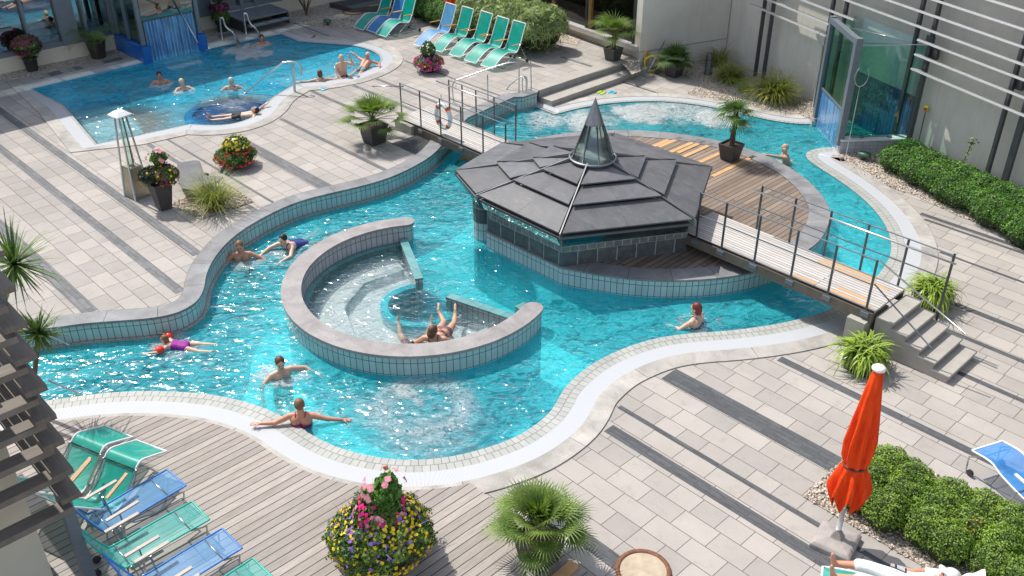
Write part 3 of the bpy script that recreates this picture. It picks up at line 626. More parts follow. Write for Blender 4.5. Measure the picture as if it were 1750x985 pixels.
for i in range(n7):
    a, b, c, d = RC[i], RC[(i + 1) % n7], tops[(i + 1) % n7], tops[i]
    for k, (f0, f1) in enumerate(fr):
        e = .045; L = (a - b).length
        o0, o1 = lerp(a, d, f0), lerp(b, c, f0); i0, i1 = lerp(a, d, f1 + (.02 if k < 2 else 0)), lerp(b, c, f1 + (.02 if k < 2 else 0))
        t0, t1 = (o1 - o0).normalized(), (i1 - i0).normalized()
        up0 = V3((0, 0, .012 if k == 0 else .085)); up1 = V3((0, 0, .0))
        q = [o0 + t0 * e + up0, o1 - t0 * e + up0, i1 - t1 * e + up1, i0 + t1 * e + up1]
        h = V3((0, 0, .028)); halves = [(0, .5), (.5, 1)] if (i in (1, 2, 3, 5, 6) and k < 2) else [(0, 1)]
        pm = MB()
        for (s0, s1) in halves:
            g = .003 / max((q[1] - q[0]).length, .1)
            r = [lerp(q[0], q[1], s0 + (g if s0 else 0)), lerp(q[0], q[1], s1 - (g if s1 < 1 else 0)), lerp(q[3], q[2], s1), lerp(q[3], q[2], s0)]
            pm.add([x + h for x in r] + r, [(0, 1, 2, 3), (4, 5, 1, 0), (5, 6, 2, 1), (6, 7, 3, 2), (7, 4, 0, 3)])
        pm.build('roof_slab', M['roof'], pv, True)
for i in range(n7):
    a, d = RC[i] + (RC[i] - CEN).normalized() * .02, tops[i]; up = V3((0, 0, .115)); n = (d - a).cross(V3((0, 0, 1))).normalized() * .012
    mb = MB(); q = [a + V3((0, 0, -.08)), d + V3((0, 0, -.02)), d + up, a + V3((0, 0, .035))]
    mb.add([x + n for x in q] + [x - n for x in q], [(0, 1, 2, 3), (7, 6, 5, 4), (3, 2, 6, 7), (0, 3, 7, 4)]); mb.build('ridge_fin', M['lead'], pv, True)
# glass eaves band
for i in (0, 1, 2):
    a, b = RC[i], RC[(i + 1) % n7]; n = V3((CEN.x, CEN.y, 0)) - V3(((a.x + b.x) / 2, (a.y + b.y) / 2, 0)); n.normalize(); t = (b - a).normalized()
    mb = MB(); p = [a + n * .012 + t * .1, b + n * .012 - t * .1]
    q = [p[0] + V3((0, 0, -.10)), p[1] + V3((0, 0, -.10)), p[1] + n * .08 + V3((0, 0, -.30)), p[0] + n * .08 + V3((0, 0, -.30))]
    mb.add(q + [x + n * .015 for x in q], [(3, 2, 1, 0), (4, 5, 6, 7), (2, 3, 7, 6)]); mb.build('glass_eaves_band', M['tealglass'], pv, True)
# glass cone
cz = 2.03; H1, H2 = .78, 1.26
cone = empty('cone_lantern', (CEN.x + 12, CEN.y - 13.9, cz - .4)); cone.parent = pv
mb = MB(); mb.lathe([(.46, -.1), (.46, .02)], n=32); mb.build('base_drum', M['dsteel'], cone)
mb = MB(); mb.tube([(.485 * cos(2 * pi * k / 32), .485 * sin(2 * pi * k / 32), .02) for k in range(32)], .03, closed=True); mb.build('base_ring', M['lead'], cone)
mb = MB(); mb.lathe([(.45, .03), (.001, .03)], n=32); mb.build('inner_ledge', M['stone'], cone)
r2 = .46 * (1 - H1 / H2)
mb = MB(); mb.lathe([(.45, .02), (r2, H1)], n=32); mb.build('glass_shell', M['glass'], cone)
mb = MB(); mb.lathe([(r2 + .025, H1 - .02), (.004, H2 + .06)], n=32); mb.build('steel_tip', M['lead'], cone)
for k in range(8):
    a = 2 * pi * (k + .3) / 8; MB().tube([(.455 * cos(a), .455 * sin(a), .02), ((r2 + .005) * cos(a), (r2 + .005) * sin(a), H1)], .016, 6).build('glazing_bar', M['dsteel'], cone)
# ================================================================ C SHAPED TUB
cc = V3((-12.93, 9.82, 0)); Ro, Ri = 2.66, 2.33
A0, A1 = R(148), R(380); NN = 90
def arcp(r, a0, a1, n, z=0): return [V3((cc.x + r * cos(a0 + (a1 - a0) * i / n), cc.y + r * sin(a0 + (a1 - a0) * i / n), z)) for i in range(n + 1)]
tub = thing('curved_tub_wall', (cc.x, cc.y, 0), 'curved grey coped tile wall enclosing the shallow round sitting pool', 'pool wall')
oa, ia = arcp(Ro, A0, A1, NN), arcp(Ri, A0, A1, NN)
def capend(a, s):
    m = (Ro + Ri) / 2; w = (Ro - Ri) / 2; c = V3((cc.x + m * cos(a), cc.y + m * sin(a), 0)); er = V3((cos(a), sin(a), 0)); et = V3((-sin(a), cos(a), 0)) * s
    return [c + er * w * cos(t) + et * w * sin(t) for t in [R(18 * i) for i in range(11)]]
ringpoly = oa[:] + capend(A1, 1)[1:-1] + list(reversed(ia)) + list(reversed(capend(A0, -1)))[1:-1]
def grow(pts, d): return offset(pts, d, True)
mb = MB(); g = grow(ringpoly, -.03); mb.poly([g], .43); mb.strip(g + g[:1], .37, .43); mb.ribbon(ringpoly, g, .37, closed=True); mb.build('slate_coping', m_stone('tub_coping', (.30, .275, .27), 0, .6), tub, True)
mb = MB(); mb.strip(oa + capend(A1, 1), -.02, .4); mb.strip(list(reversed(capend(A0, -1))) + oa[:1], -.02, .4); mb.build('outer_tiles', M['walltile'], tub, True)
mb = MB(); mb.strip(ringpoly + ringpoly[:1], -1.3, -.02); mb.build('underwater_tiles', M['pooltile'], tub, True)
mb = MB(); mb.strip(list(reversed(ia)), -.05, .4); mb.build('inner_tiles', M['ctile'], tub, True)
lip = arcp(Ri - .12, A0, A1, NN); mb = MB(); mb.ribbon(ia, lip, -.003); mb.strip(list(reversed(lip)), -.5, -.003); mb.build('inner_lip', M['turqcap'], tub, True)
# floor, bench and well of the tub
ends = [ia[0], ia[-1]]
e0, e1 = V3((cc.x + Ri * cos(A0), cc.y + Ri * sin(A0), 0)), V3((cc.x + Ri * cos(A1), cc.y + Ri * sin(A1), 0))
rw = .66
wellarc = [V3((cc.x + rw * cos(a), cc.y + rw * sin(a), 0)) for a in [R(140 + i * 7.8) for i in range(31)]]
fl = ia[:] + list(reversed(wellarc))
mb = MB(); mb.poly([fl], -.42); mb.strip(list(reversed(wellarc)), -1.3, -.42); mb.build('sitting_floor', M['palefloor'], tub, True)
bi = arcp(1.55, A0 + R(6), A1 - R(4), 6); mb = MB(); bench = ia[4:-2] + list(reversed(bi)); mb.poly([bench], -.24); mb.strip(list(reversed(bi)), -.42, -.24); mb.build('sitting_bench', M['palefloor'], tub, True)
rim_o, rim_i = [V3((cc.x + .82 * cos(a), cc.y + .82 * sin(a), 0)) for a in [R(140 + i * 7.8) for i in range(31)]], wellarc
mb = MB(); mb.ribbon(rim_i, rim_o, -.2); mb.strip(list(reversed(rim_i)), -1.3, -.2); mb.strip(rim_o, -.42, -.2); mb.build('round_seat_rim', M['pooltile'], tub, True)
def capwall(a, b, z, w=.15):
    d = (b - a).normalized(); n = V3((-d.y, d.x, 0)) * w / 2; q = [a - n, b - n, b + n, a + n]
    mb = MB(); mb.prism(q, -1.3, z - .04); mb.build('spoke_wall', M['ctile'], tub, True)
    n *= 1.18; q = [a - n, b - n, b + n, a + n]; mb = MB(); mb.prism(q, z - .045, z, bottom=True); mb.build('spoke_cap', M['turqcap'], tub, True)
wa = P(712, 470, .14); capwall(P(683, 392, .14), P(716, 474, .14), .11); capwall(P(766, 503, .12), P(880, 541, .12), .10)
for p in (P(681, 387, .30), P(895, 524, .3)):
    MB().box((p.x, p.y, -.2), (.24, .24, 1.0)).build('end_block', M['turqcap'], tub, True)
# ================================================================ BUILDINGS
def up(p, z): return V3((p[0], p[1], z))
# ---- long glazed facade on the left (faces +u)
ff = thing('glazed_building', (FU, 5, T), 'long glass fronted building with grey frames behind the blue pool', 'building')
mb = MB(); mb.strip([V3((FU, -25, 0)), V3((FU, cv0 - .12, 0))][::-1], T - .05, .80); mb.strip([V3((FU, cv1 + .12, 0)), V3((FU, 30, 0))][::-1], T - .05, .80)
mb.box((FU - .12, -6.4, .80), (.3, 37, .06)); mb.box((FU - .12, 22.2, .80), (.3, 15.8, .06)); mb.build('plinth', M['cream'], ff, True)
FH = 7.4
mb = MB(); mb.add([(FU - .12, -25, .83), (FU - .12, cv0 - .1, .83), (FU - .12, cv0 - .1, FH), (FU - .12, -25, FH)], [(0, 1, 2, 3)]); mb.add([(FU - .12, cv1 + .1, .83), (FU - .12, 30, .83), (FU - .12, 30, FH), (FU - .12, cv1 + .1, FH)], [(0, 1, 2, 3)]); mb.build('glazing', M['facade'], ff, True)
mb = MB(); mb.box((FU - 3.2, 2.5, FH / 2), (.1, 60, FH)); mb.box((FU - 1.6, 2.5, .3), (3, 60, .1)); mb.box((FU - 1.2, 2.5, FH + .1), (2.8, 60, .3)); mb.build('interior', M['darkin'], ff, True)
def fx(px, py): p = PP(px, py, (FU, 0), (1, 0)); return p.y, p.z
for (a, b, w) in [((31.5, 0), None, .07), ((112, 30), None, .55), ((150, 60), None, .08), ((186, 10), None, .12), ((352, 30), None, .5), ((413, 10), None, .14), ((437, 10), None, .1), ((478, 10), None, .12)]:
    y = fx(*a)[0]; MB().box((FU - .03, y, (FH + .83) / 2), (.16, w, FH - .83)).build('mullion', M['gsteel'], ff, True)
for y in (-8, -5, -2, 1, 4, 6.7): MB().box((FU - .03, y, (FH + .83) / 2), (.14, .08, FH - .83)).build('mullion', M['gsteel'], ff, True)
for q in [(0, 53.8), (0, 8)]:
    z = fx(*q)[1]; MB().box((FU - .05, -7, z), (.09, 32, .07)).build('transom', M['gsteel'], ff, True)
MB().box((FU - .05, -7, .9), (.14, 37, .14)).build('transom', M['gsteel'], ff, True); MB().box((FU - .05, 22.2, .9), (.14, 15.6, .14)).build('transom', M['gsteel'], ff, True)
pf = thing('entry_platform', (-31.1, 16.9, T), 'dark steel entry platform with two grating steps at the glass building', 'platform')
q0 = P(418, 16, .8); q1 = P(485, 26, .8)
MB().box((FU + .65, 17.0, .78), (1.3, 1.9, .06)).build('platform_deck', M['gsteel'], pf, True)
MB().box((FU + 1.45, 17.0, .60), (.3, 1.6, .05)).build('grating_step', M['gsteel'], pf, True)
for y in (16.1, 17.9): MB().box((FU + .7, y, .58), (1.25, .05, .4)).build('side_plate', M['dsteel'], pf, True)
dp = block('dark_platform', pl([(563, 7), (612, 0), (700, -10), (690, 14), (600, 16)], .5), .55, T, M['dsteel']); tag(dp, 'low dark platform at the edge of the far gravel bed', 'platform')
# ---- glazed hall in the middle background (faces -v) and the concrete corner wall
gh = thing('glazed_hall', (-25, 25, T), 'dark glazed hall with timber posts behind the bamboo hedge', 'building')
g0, g1_ = V3((-19.0, 23.92, 0)), V3((-33.5, 25.6, 0)); gd = (g1_ - g0).normalized(); gn = V3((gd.y, -gd.x, 0))
if gn.y > 0: gn = -gn
mb = MB(); mb.strip([g0, g1_], T - .1, .62); mb.build('plinth', M['cream'], gh, True)
mb = MB(); mb.bar(up(g0 + gn * .06, .70), up(g1_ + gn * .06, .70), .3, .16); mb.build('sill', M['alu'], gh, True)
mb = MB(); mb.strip([g0 - gn * .05, g1_ - gn * .05], .7, 6.5); mb.build('glazing', M['hallglass'], gh, True)
mb = MB(); mb.strip([g0 - gn * 2.5, g1_ - gn * 2.5], .3, 6.5); mb.add([up(g0 - gn * .06, .45), up(g1_ - gn * .06, .45), up(g1_ - gn * 2.5, .45), up(g0 - gn * 2.5, .45)], [(0, 1, 2, 3)]); mb.build('interior', M['darkin'], gh, True)
for px, m, w in ((1086, 'dsteel', .12), (1003, 'dsteel', .08), (1009, 'amber', .14), (946, 'amber', .1), (918, 'gsteel', .07), (866, 'gsteel', .07), (800, 'gsteel', .07)):
    p = PP(px, 40, g0, gn); MB().box((p.x, p.y, 3.6), (w, .12, 5.8)).build('glazing_post', M[m], gh, True)
cw = thing('corner_wall', (-18.4, 25.4, 0), 'plain grey concrete corner wall behind the hose reel and potted palm', 'wall')
c0, c1 = V3((-18.9, 23.8, 0)), V3((-17.85, 27.1, 0)); cn = V3(((c1 - c0).y, -(c1 - c0).x, 0)).normalized()
mb = MB(); mb.prism([c0, c1, c1 - cn * .35, c0 - cn * .35][::-1] if False else [c0, c1, c1 - cn * .35, c0 - cn * .35], -.1, 7.5); mb.build('wall_panel', M['render'], cw, True)
mb = MB(); mb.bar(up(c0 + cn * .004, .62), up(c1 + cn * .004, .62), .012, .012); mb.build('wall_joint', M['dsteel'], cw, True)
# ---- right building: rendered wall with louvres and posts
wd = V3((.931, -.366, 0)).normalized(); wn_ = V3((-.366, -.931, 0)).normalized(); w0 = V3((-8.3, 23.4, 0))
rb = thing('louvred_building', (-8.3, 23.4, 0), 'grey rendered building wall carrying long horizontal aluminium louvres', 'building')
def wp(s, off=0, z=0): p = w0 + wd * s + wn_ * off; return V3((p.x, p.y, z))
sC = (CC - w0).dot(wd); sD = (CD - w0).dot(wd)
mb = MB(); mb.prism([wp(-10.6), wp(30), wp(30, -.4), wp(-10.6, -.4)][::-1] if False else [wp(-10.6), wp(30), wp(30, -.4), wp(-10.6, -.4)], -.1, 8.5); mb.build('rendered_wall', M['render'], rb, True)
LO = .55
def lv(px, py): p = PP(px, py, wp(0, LO), wn_); return (p - w0).dot(wd), p.z
for a, b in [((1561, 119), (1750, 196)), ((1567, 95), (1750, 165)), ((1572, 70), (1750, 135)), ((1434.6, 0), (1750, 105.6)), ((1506, 0), (1750, 76.5)), ((1585, 0), (1750, 46)), ((1682, 0), (1750, 16)), ((1300, 15.8), (1416, 62)), ((1308, 0), (1425, 42)), ((1358, 0), (1464, 30))]:
    s0, z0_ = lv(*a); s1, z1_ = lv(*b); z = (z0_ + z1_) / 2
    if b[0] == 1750: s1 += 8
    if a[0] < 1310 or a[1] == 0: s0 = max(-9.6, s0 - (4 if b[0] == 1750 else .6))
    m = MB(); m.bar(wp(s0, LO, z), wp(s1, LO, z), .21, .05, up=(wn_.x * -.25, wn_.y * -.25, 1)); m.build('louvre', M['alu'], rb, True)
for z in (4.9, 5.25, 5.6, 5.95, 6.3, 6.65):
    m = MB(); m.bar(wp(-9, LO, z), wp(14, LO, z), .2, .05); m.build('louvre', M['alu'], rb, True)
for px, py in [(1302.6, 40), (1316, 53), (1424, 8), (1446, 16), (1572, 34), (1602, 26), (1746, 90), (1733, 262), (1762, 150)]:
    p = PP(px, py, wp(0, .3), wn_); s = (p - w0).dot(wd)
    MB().box(wp(s, .3, 4), (.09, .09, 8.2), Matrix.Rotation(atan2(wd.y, wd.x), 3, 'Z')).build('louvre_post', M['dsteel'], rb, True)
for px, py in [(1595, 92), (1740, 143)]:
    p = PP(px, py, wp(0, .2), wn_); MB().box(p, (.3, .1, .25), Matrix.Rotation(atan2(wd.y, wd.x), 3, 'Z')).build('bracket', M['dsteel'], rb, True)
# emergency switch on a thin cable pole
p = PP(1583, 186, wp(0, .12), wn_)
sw = thing('emergency_switch', (p.x, p.y, 0), 'yellow and red emergency switch on a thin pole by the wall', 'switch')
MB().box((0, 0, p.z), (.09, .07, .12)).build('switch_box', plain('yellow_plastic', (.75, .5, .02), .4), sw)
b_ = MB(); b_.tube([(0, -.03, p.z), (0, -.09, p.z)], .03, 10); b_.build('red_button', plain('red_plastic', (.6, .02, .01), .35), sw)
b_ = MB(); b_.tube([(0, 0, 0), (0, 0, p.z)], .012, 6); b_.build('cable_pole', M['dsteel'], sw)
# ---- glass cabins
def bluestrips():
    t = NT('blue_strip_curtain'); v = t.co('UV'); x = t.n('TexBrick'); t.set(x.inputs['Vector'], v)
    k, f = brick(t, v, .11, 6, .006, (.04, .17, .42), (.13, .32, .52), (.45, .60, .72), 0, 1); n = t.noise(t.map(v, (7, .8, 1)), 2, 4)
    k = t.mix(1, k, t.ramp(n, [(.3, .55), (.75, 1.7)]), 'MULTIPLY'); t.fin(k, .15, 0, t.bump(n, .4, .02), .6); t.b.inputs['Alpha'].default_value = .86
    return t.m
M['curtain'] = bluestrips()
def cabin(name, label, corners, wallz, zt, cz, posts, baset, capm, ww=.24):
    # corners: list of points walking along; segments: list of (i, j, kind)
    root = thing(name, up(corners[0], 0), label, 'glass cabin'); return root
# right cabin
k = thing('glass_cabin', (CB.x, CB.y, 0), 'square glass swim through cabin at the louvred wall with a blue strip curtain', 'glass cabin')
ZT = 2.95
ang = atan2((CC - CB).y, (CC - CB).x)
wallm = m_tiles('white_cabin_base_tile', .2, .1, (.50, .51, .52), (.44, .45, .47), (.25, .25, .26), .3)
def wallseg(a, b, z0_, z1_, w, m, root, nm):
    d = (b - a).normalized(); n = V3((-d.y, d.x, 0)) * w / 2; mb = MB(); q = [a - n, b - n, b + n, a + n]; mb.prism(q, z0_, z1_); return mb.build(nm, m, root, True)
wallseg(CB, CC, -1.3, .33, .26, wallm, k, 'tiled_base'); wallseg(CB - (CC - CB).normalized() * .02, CC, .33, .37, .30, M['white'], k, 'base_cap')
wallseg(CA + (CA - CB).normalized() * .12 + V3((0, .0, 0)), CA + (CB - CA).normalized() * .12, -1.3, .12, .26, wallm, k, 'tiled_pier')
def pane(a, b, z0_, z1_, m, root, nm='glass_pane', inset=0.0):
    mb = MB(); d = (b - a).normalized() * inset; mb.strip([a + d, b - d], z0_, z1_); return mb.build(nm, m, root, True)
for p, w in ((CA, .15), (CB, .17), (CC, .15)):
    MB().box(up(p, (ZT + .1) / 2 + .1), (w, w, ZT - .1), Matrix.Rotation(ang, 3, 'Z')).build('corner_post', M['gsteel'], k, True)
pane(CB, CC, .38, ZT - .12, M['gglass'], k, inset=.1); pane(CA, CB, 1.12, ZT - .1, M['gglass'], k, inset=.1)
pane(CA, CB, -.03, 1.06, M['curtain'], k, 'strip_curtain', .09)
ci = (CD - CA).normalized() * .5
pane(wp(-4.0, .05), wp(-1.5, .05), -.03, 1.45, m_tiles('dark_blue_strips', .12, 6, (.02, .10, .30), (.05, .2, .42), (.15, .3, .5), .2), k, 'inner_strip_curtain')
for a, b, z in ((CA, CB, ZT), (CA, CB, 1.09), (CD, CC, ZT + .02)):
    mb = MB(); mb.bar(up(a, z), up(b, z), .16 if z > 2 else .05, .14 if z > 2 else .05); mb.build('frame_beam', M['gsteel'], k, True)
mb = MB(); mb.tube([up(CA, ZT - .1), up(CC, ZT - .15)], .014, 6); mb.build('tie_rod', M['steel'], k, True)
mb = MB(); mb.tube([up(CB, ZT - .02), up(CC, ZT - .12)], .012, 6); mb.build('tie_rod', M['steel'], k, True)
mb = MB(); mb.strip([wp(-4.0, .05), wp(-1.5, .05)], 1.46, 2.9); mb.build('pale_inner_panel', m_tiles('pale_panel', 3, 3, (.62, .74, .70), (.62, .74, .70), (.5, .6, .6), .5, 'Object'), k, True)
pane(CA, wp(-4.35, .02), .1, ZT - .1, M['gglass'], k)
for p in (CB + (CC - CB) * .3, CB + (CC - CB) * .7): MB().box(up(p, .39), (.1, .1, .06)).build('glass_clamp', M['gsteel'], k, True)
# left cabin on the blue pool
k = thing('glass_cabin', (cu, cv0, T), 'tall glass swim through cabin on blue tiled walls at the blue pool', 'glass cabin')
L0, L1, L2, L3 = V3((FU, cv0, 0)), V3((cu, cv0, 0)), V3((cu, cv1, 0)), V3((FU, cv1, 0))
wallseg(L0, L1 + V3((.14, 0, 0)), -.9, .88, .27, M['bluetile'], k, 'tiled_base'); wallseg(L3, L2 + V3((.14, 0, 0)), -.9, .88, .27, M['bluetile'], k, 'tiled_base')
ZL = 4.6
for p in (L1 - V3((.02, 0, 0)), L2 - V3((.02, 0, 0)), L0 + V3((1.0, 0, 0)), L0 + V3((.15, 0, 0)), L3 + V3((1.0, 0, 0))):
    MB().box(up(p, (ZL + .9) / 2), (.13, .13, ZL - .9)).build('corner_post', M['gsteel'], k, True)
pane(L0, L1, .9, ZL, M['gglass'], k, inset=.08); pane(L3, L2, .9, ZL, M['gglass'], k, inset=.08)
pane(L1, L2, 1.62, ZL, M['gglass'], k, inset=.1); pane(L1, L2, T - .04, 1.62, M['curtain'], k, 'strip_curtain', .14)
mb = MB(); mb.bar(up(L1 + V3((0, .1, 0)), 1.64), up(L2 - V3((0, .1, 0)), 1.64), .03, .04); mb.build('frame_beam', M['dsteel'], k, True)
mb = MB(); mb.bar(up(L1, ZL), up(L2, ZL), .14, .14); mb.bar(up(L0, ZL), up(L1, ZL), .14, .14); mb.bar(up(L3, ZL), up(L2, ZL), .14, .14); mb.build('roof_frame', M['gsteel'], k, True)
mb = MB(); mb.tube([V3((cu + .06, cv1 - .9, 2.6)), V3((cu + .05, cv1 - .15, .62))], .02, 6); mb.build('handrail', M['steel'], k, True)
# ================================================================ BRIDGES
def rail(root, posts, zb, v, h, tops=True, mids=(.5,), name='railing', ext=None):
    for u in posts: MB().box((u, v, zb + h / 2 - .09), (.045, .012, h + .2)).build('post', M['dsteel'], root, True); MB().box((u, v + (.03 if v > 15 else -.03), zb - .12), (.16, .04, .09)).build('clamp_plate', M['gsteel'], root, True)
    a, b = (min(posts), max(posts)) if not ext else ext
    for f in (1.0,) + tuple(mids):
        m = MB(); m.box(((a + b) / 2, v, zb + h * f), (b - a, .03 if f == 1 else .022, .012 if f == 1 else .018)); m.build('top_rail' if f == 1 else 'middle_rail', M['gsteel'], root, True)
def ux(px, py, z): return P(px, py, z).x
def bridge(name, label, u0, u1, v0, v1, z):
    b = thing(name, (u0, v0, z), label, 'bridge')
    MB().box(((u0 + u1) / 2, (v0 + v1) / 2, z - .03), (u1 - u0, v1 - v0, .05)).build('deck_boards', M['bridge'], b, True)
    for v in (v0 + .03, v1 - .03): MB().box(((u0 + u1) / 2, v, z - .155), (u1 - u0 - .02, .1, .2)).build('side_beam', M['beamwood'], b, True)
    return b
BL_ = bridge('footbridge', 'weathered timber footbridge with a lifebuoy leading from the upper terrace to the pavilion', -19.75, -15.3, 14.56, 15.64, .64)
zb = .64
near = [ux(683, 205, zb), ux(716.7, 226, zb), ux(750.4, 240, zb), ux(786, 251, zb), ux(823, 264, zb), ux(856, 275, zb)]
near = [near[0] + i * (near[4] - near[0]) / 4 for i in range(6)]
rail(BL_, near[:6], zb, 14.56, 1.0, mids=(.5,))
far = [ux(754, 200, zb) + i * .87 for i in range(5)]
far = [P(x, y, zb).x for x, y in ((755, 203), (789, 208), (822, 214), (859, 224), (897, 238))]
rail(BL_, far, zb, 15.64, 1.0)
m = MB(); m.tube([(far[0] - .45, 15.58, zb + .88), (far[-1], 15.58, zb + .88)], .022, 8); m.build('round_handrail', M['steel'], BL_, True)
m = MB(); m.tube([V3((near[0] + .15, 14.56, zb + .95)), V3((near[0] - .9, 14.3, zb + .75))], .018, 8); m.build('round_handrail', M['steel'], BL_, True)
MB().box((-19.35, 15.1, .47), (.7, 1.3, .24)).build('concrete_support', M['concrete'], BL_, True)
gr = thing('drain_grating', (-18.4, 14.3, T), 'dark slatted drain grating beside the start of the weathered footbridge', 'grating')
m = MB()
for i in range(13): m.box((-18.25 + 0, 13.72 + i * .065, T + .012), (1.25, .03, .02))
m.build('slats', M['dsteel'], gr, True)
BR_ = bridge('footbridge', 'pale timber footbridge with orange replacement boards leading to the grey concrete stairs', -10.2, -5.82, 14.56, 15.72, .83)
zb = .83
nr = [P(x, y, zb).x for x, y in ((1187, 406), (1227, 426), (1287.5, 447), (1347.5, 475), (1411, 502), (1482, 526))]
rail(BR_, nr, zb, 14.56, .98)
fr_ = [P(x, y, zb).x for x, y in ((1291, 398), (1352, 412), (1416, 433), (1480, 458), (1542, 482))]
fr_ = [fr_[-1] - i * (fr_[-1] - fr_[1]) / 3 for i in range(5)]
UE = PP(1633, 430, (0, 15.76), (0, 1)).x
rail(BR_, fr_, zb, 15.72, .98, ext=(min(fr_), UE))
MB().box((UE, 15.76, .95), (.045, .012, 1.75)).build('post', M['dsteel'], BR_, True)
m = MB(); m.tube([(min(fr_) - .15, 15.66, zb + .86), (UE + .1, 15.66, zb + .86)], .022, 8); m.build('round_handrail', M['steel'], BR_, True)
for u, v, L in ((-6.9, 15.6, 1.1), (-6.75, 15.43, 1.5), (-7.3, 14.66, .5), (-6.35, 14.66, .8), (-6.4, 14.83, .6)):
    MB().box((u, v, zb - .002), (L, .077, .004)).build('replaced_board', M['neworange'], BR_, True)
# stairs
st = thing('concrete_stairs', (-5, 15.2, 0), 'five grey concrete stairs leading up to the pale footbridge', 'stairs')
for i in range(5):
    u0 = -5.8 + .29 * i; h = .69 - .138 * i
    MB().box((u0 + .16, 15.17, h / 2 + .001), (.31, 1.1, h)).build('stair', M['stepstone'], st, True, .012)
    MB().box((u0 + .16 + .02, 15.17, h + .0), (.33, 1.12, .05)).build('tread_slab', M['concrete'] if False else M['stepstone'], st, True, .015)
MB().box((-6.05, 14.85, .3), (.35, .9, .6)).build('bridge_footing', M['concrete'], st, True)
m = MB(); m.tube([(-5.95, 14.6, zb + .98), (-4.3, 14.75, .22 + .78)], .016, 6); m.build('sloping_handrail', M['steel'], st, True)
m = MB(); m.tube([(-5.95, 14.6, zb + .5), (-4.75, 14.7, .5)], .014, 6); m.build('sloping_lower_rail', M['gsteel'], st, True)
# lifebuoy
p = P(749, 205, 1.2); p = V3((near[2] - .0, 14.66, 1.15))
lb = thing('lifebuoy', p, 'white lifebuoy with red bands hanging on the timber footbridge railing', 'lifebuoy')
m = MB(); pts = [(.27 * cos(2 * pi * i / 32), 0, .31 * sin(2 * pi * i / 32)) for i in range(32)]; m.tube(pts, .06, 10, closed=True); m.build('ring', M['white'], lb)
for a in (45, 135, 225, 315):
    m = MB(); m.tube([(.27 * cos(R(a + d)), 0, .31 * sin(R(a + d))) for d in (-9, -3, 3, 9)], .064, 10); m.build('red_band', plain('buoy_red', (.62, .10, .03), .5), lb)
m = MB(); m.tube([(0, 0, .3), (-.06, 0, .52), (0, -.05, .6)], .014, 6); m.build('hanging_rope', M['white'], lb)
# ================================================================ NEAR BUILDING WITH TIMBER LOUVRES, bottom left
nb = thing('timber_louvred_building', (-11, 1.5, 0), 'cream walled building corner clad with weathered horizontal timber louvres', 'building')
e1 = P(97.6, 711, 3.3)
def zat(q, px, py):                                # height on the vertical line through q that shows at row py
    best = min(((abs(proj_y(q, z) - py), z) for z in [i * .01 for i in range(0, 900)])); return best[1]
def proj_y(q, z):
    d = V3((q[0], q[1], z)) - V3((0, 0, CH)); return 492.5 - FPX * d.dot(UP) / d.dot(FW)
for i, (px, py) in enumerate([(12, 432), (29, 493), (49, 554), (64.6, 609), (82, 662), (97.6, 711), (116, 753), (132, 804), (146.5, 844)]):
    z = zat(e1, px, py)
    MB().box((e1.x - 2.5, e1.y - .12, z), (5, .23, .07)).build('louvre_plank', M['pergola'], nb, True)
e2 = P(95, 772.5, zat(e1, 0, 753) - .12)
pw = m_wood('pergola_timber_side', (.21, .185, .16), 3, 30, 'y', gap=0, var=.15)
for i, (px, py) in enumerate([(3, 530), (21, 581.6), (41, 634), (60.7, 688.5), (76.5, 729), (95, 772.5), (112, 817), (126.7, 872)]):
    z = zat(e2, px, py)
    MB().box((e2.x - .12, e2.y - 2.5, z), (.2, 5, .08)).build('louvre_plank', pw, nb, True)
MB().box((e2.x - .5, e2.y + .02, 2.4), (.16, .14, 4.8)).build('steel_column', M['gsteel'], nb, True)
MB().box((e1.x - 1.7, e1.y - .42, 2.4), (.16, .14, 4.8)).build('steel_column', M['gsteel'], nb, True)
mb = MB(); wq = [V3((e2.x - .62, e2.y - .35, 0)), V3((e2.x - .62, -14, 0)), V3((e2.x - 3, -14, 0)), V3((e2.x - 3, e2.y - .35, 0))]; mb.prism(wq[::-1], 0, 4.3); mb.build('rendered_wall', M['cream'], nb, True)
m = MB(); yy = e2.y - 1.35; m.tube([(e2.x - .5, yy, 0), (e2.x - .5, yy, 4.2)], .03, 8); m.box((e2.x - .5, yy, 2.2), (.08, .26, .3)); m.build('down_pipe', M['dsteel'], nb, True)
# ================================================================ PLANTS AND FURNITURE
import numpy as np
RNG = np.random.default_rng(11)
def qmesh(name, q, m, parent=None, n=4, **kw):       # q: (N, n, 3) separate leaf faces
    q = np.asarray(q, dtype=np.float32); N = len(q); me = bpy.data.meshes.new(name)
    me.vertices.add(N * n); me.vertices.foreach_set('co', q.reshape(-1)); me.loops.add(N * n); me.loops.foreach_set('vertex_index', np.arange(N * n, dtype=np.int32))
    me.polygons.add(N); me.polygons.foreach_set('loop_start', np.arange(0, N * n, n, dtype=np.int32)); me.update(calc_edges=True); me.validate()
    for k in (m if isinstance(m, (list, tuple)) else [m]): me.materials.append(k)
    o = bpy.data.objects.new(name, me); COL.objects.link(o)
    if parent is not None: o.parent = parent; KIDS.setdefault(parent.name, []).append(o)
    if kw: tag(o, **kw)
    return o
def unit(a): return a / np.maximum(np.linalg.norm(a, axis=-1, keepdims=True), 1e-9)
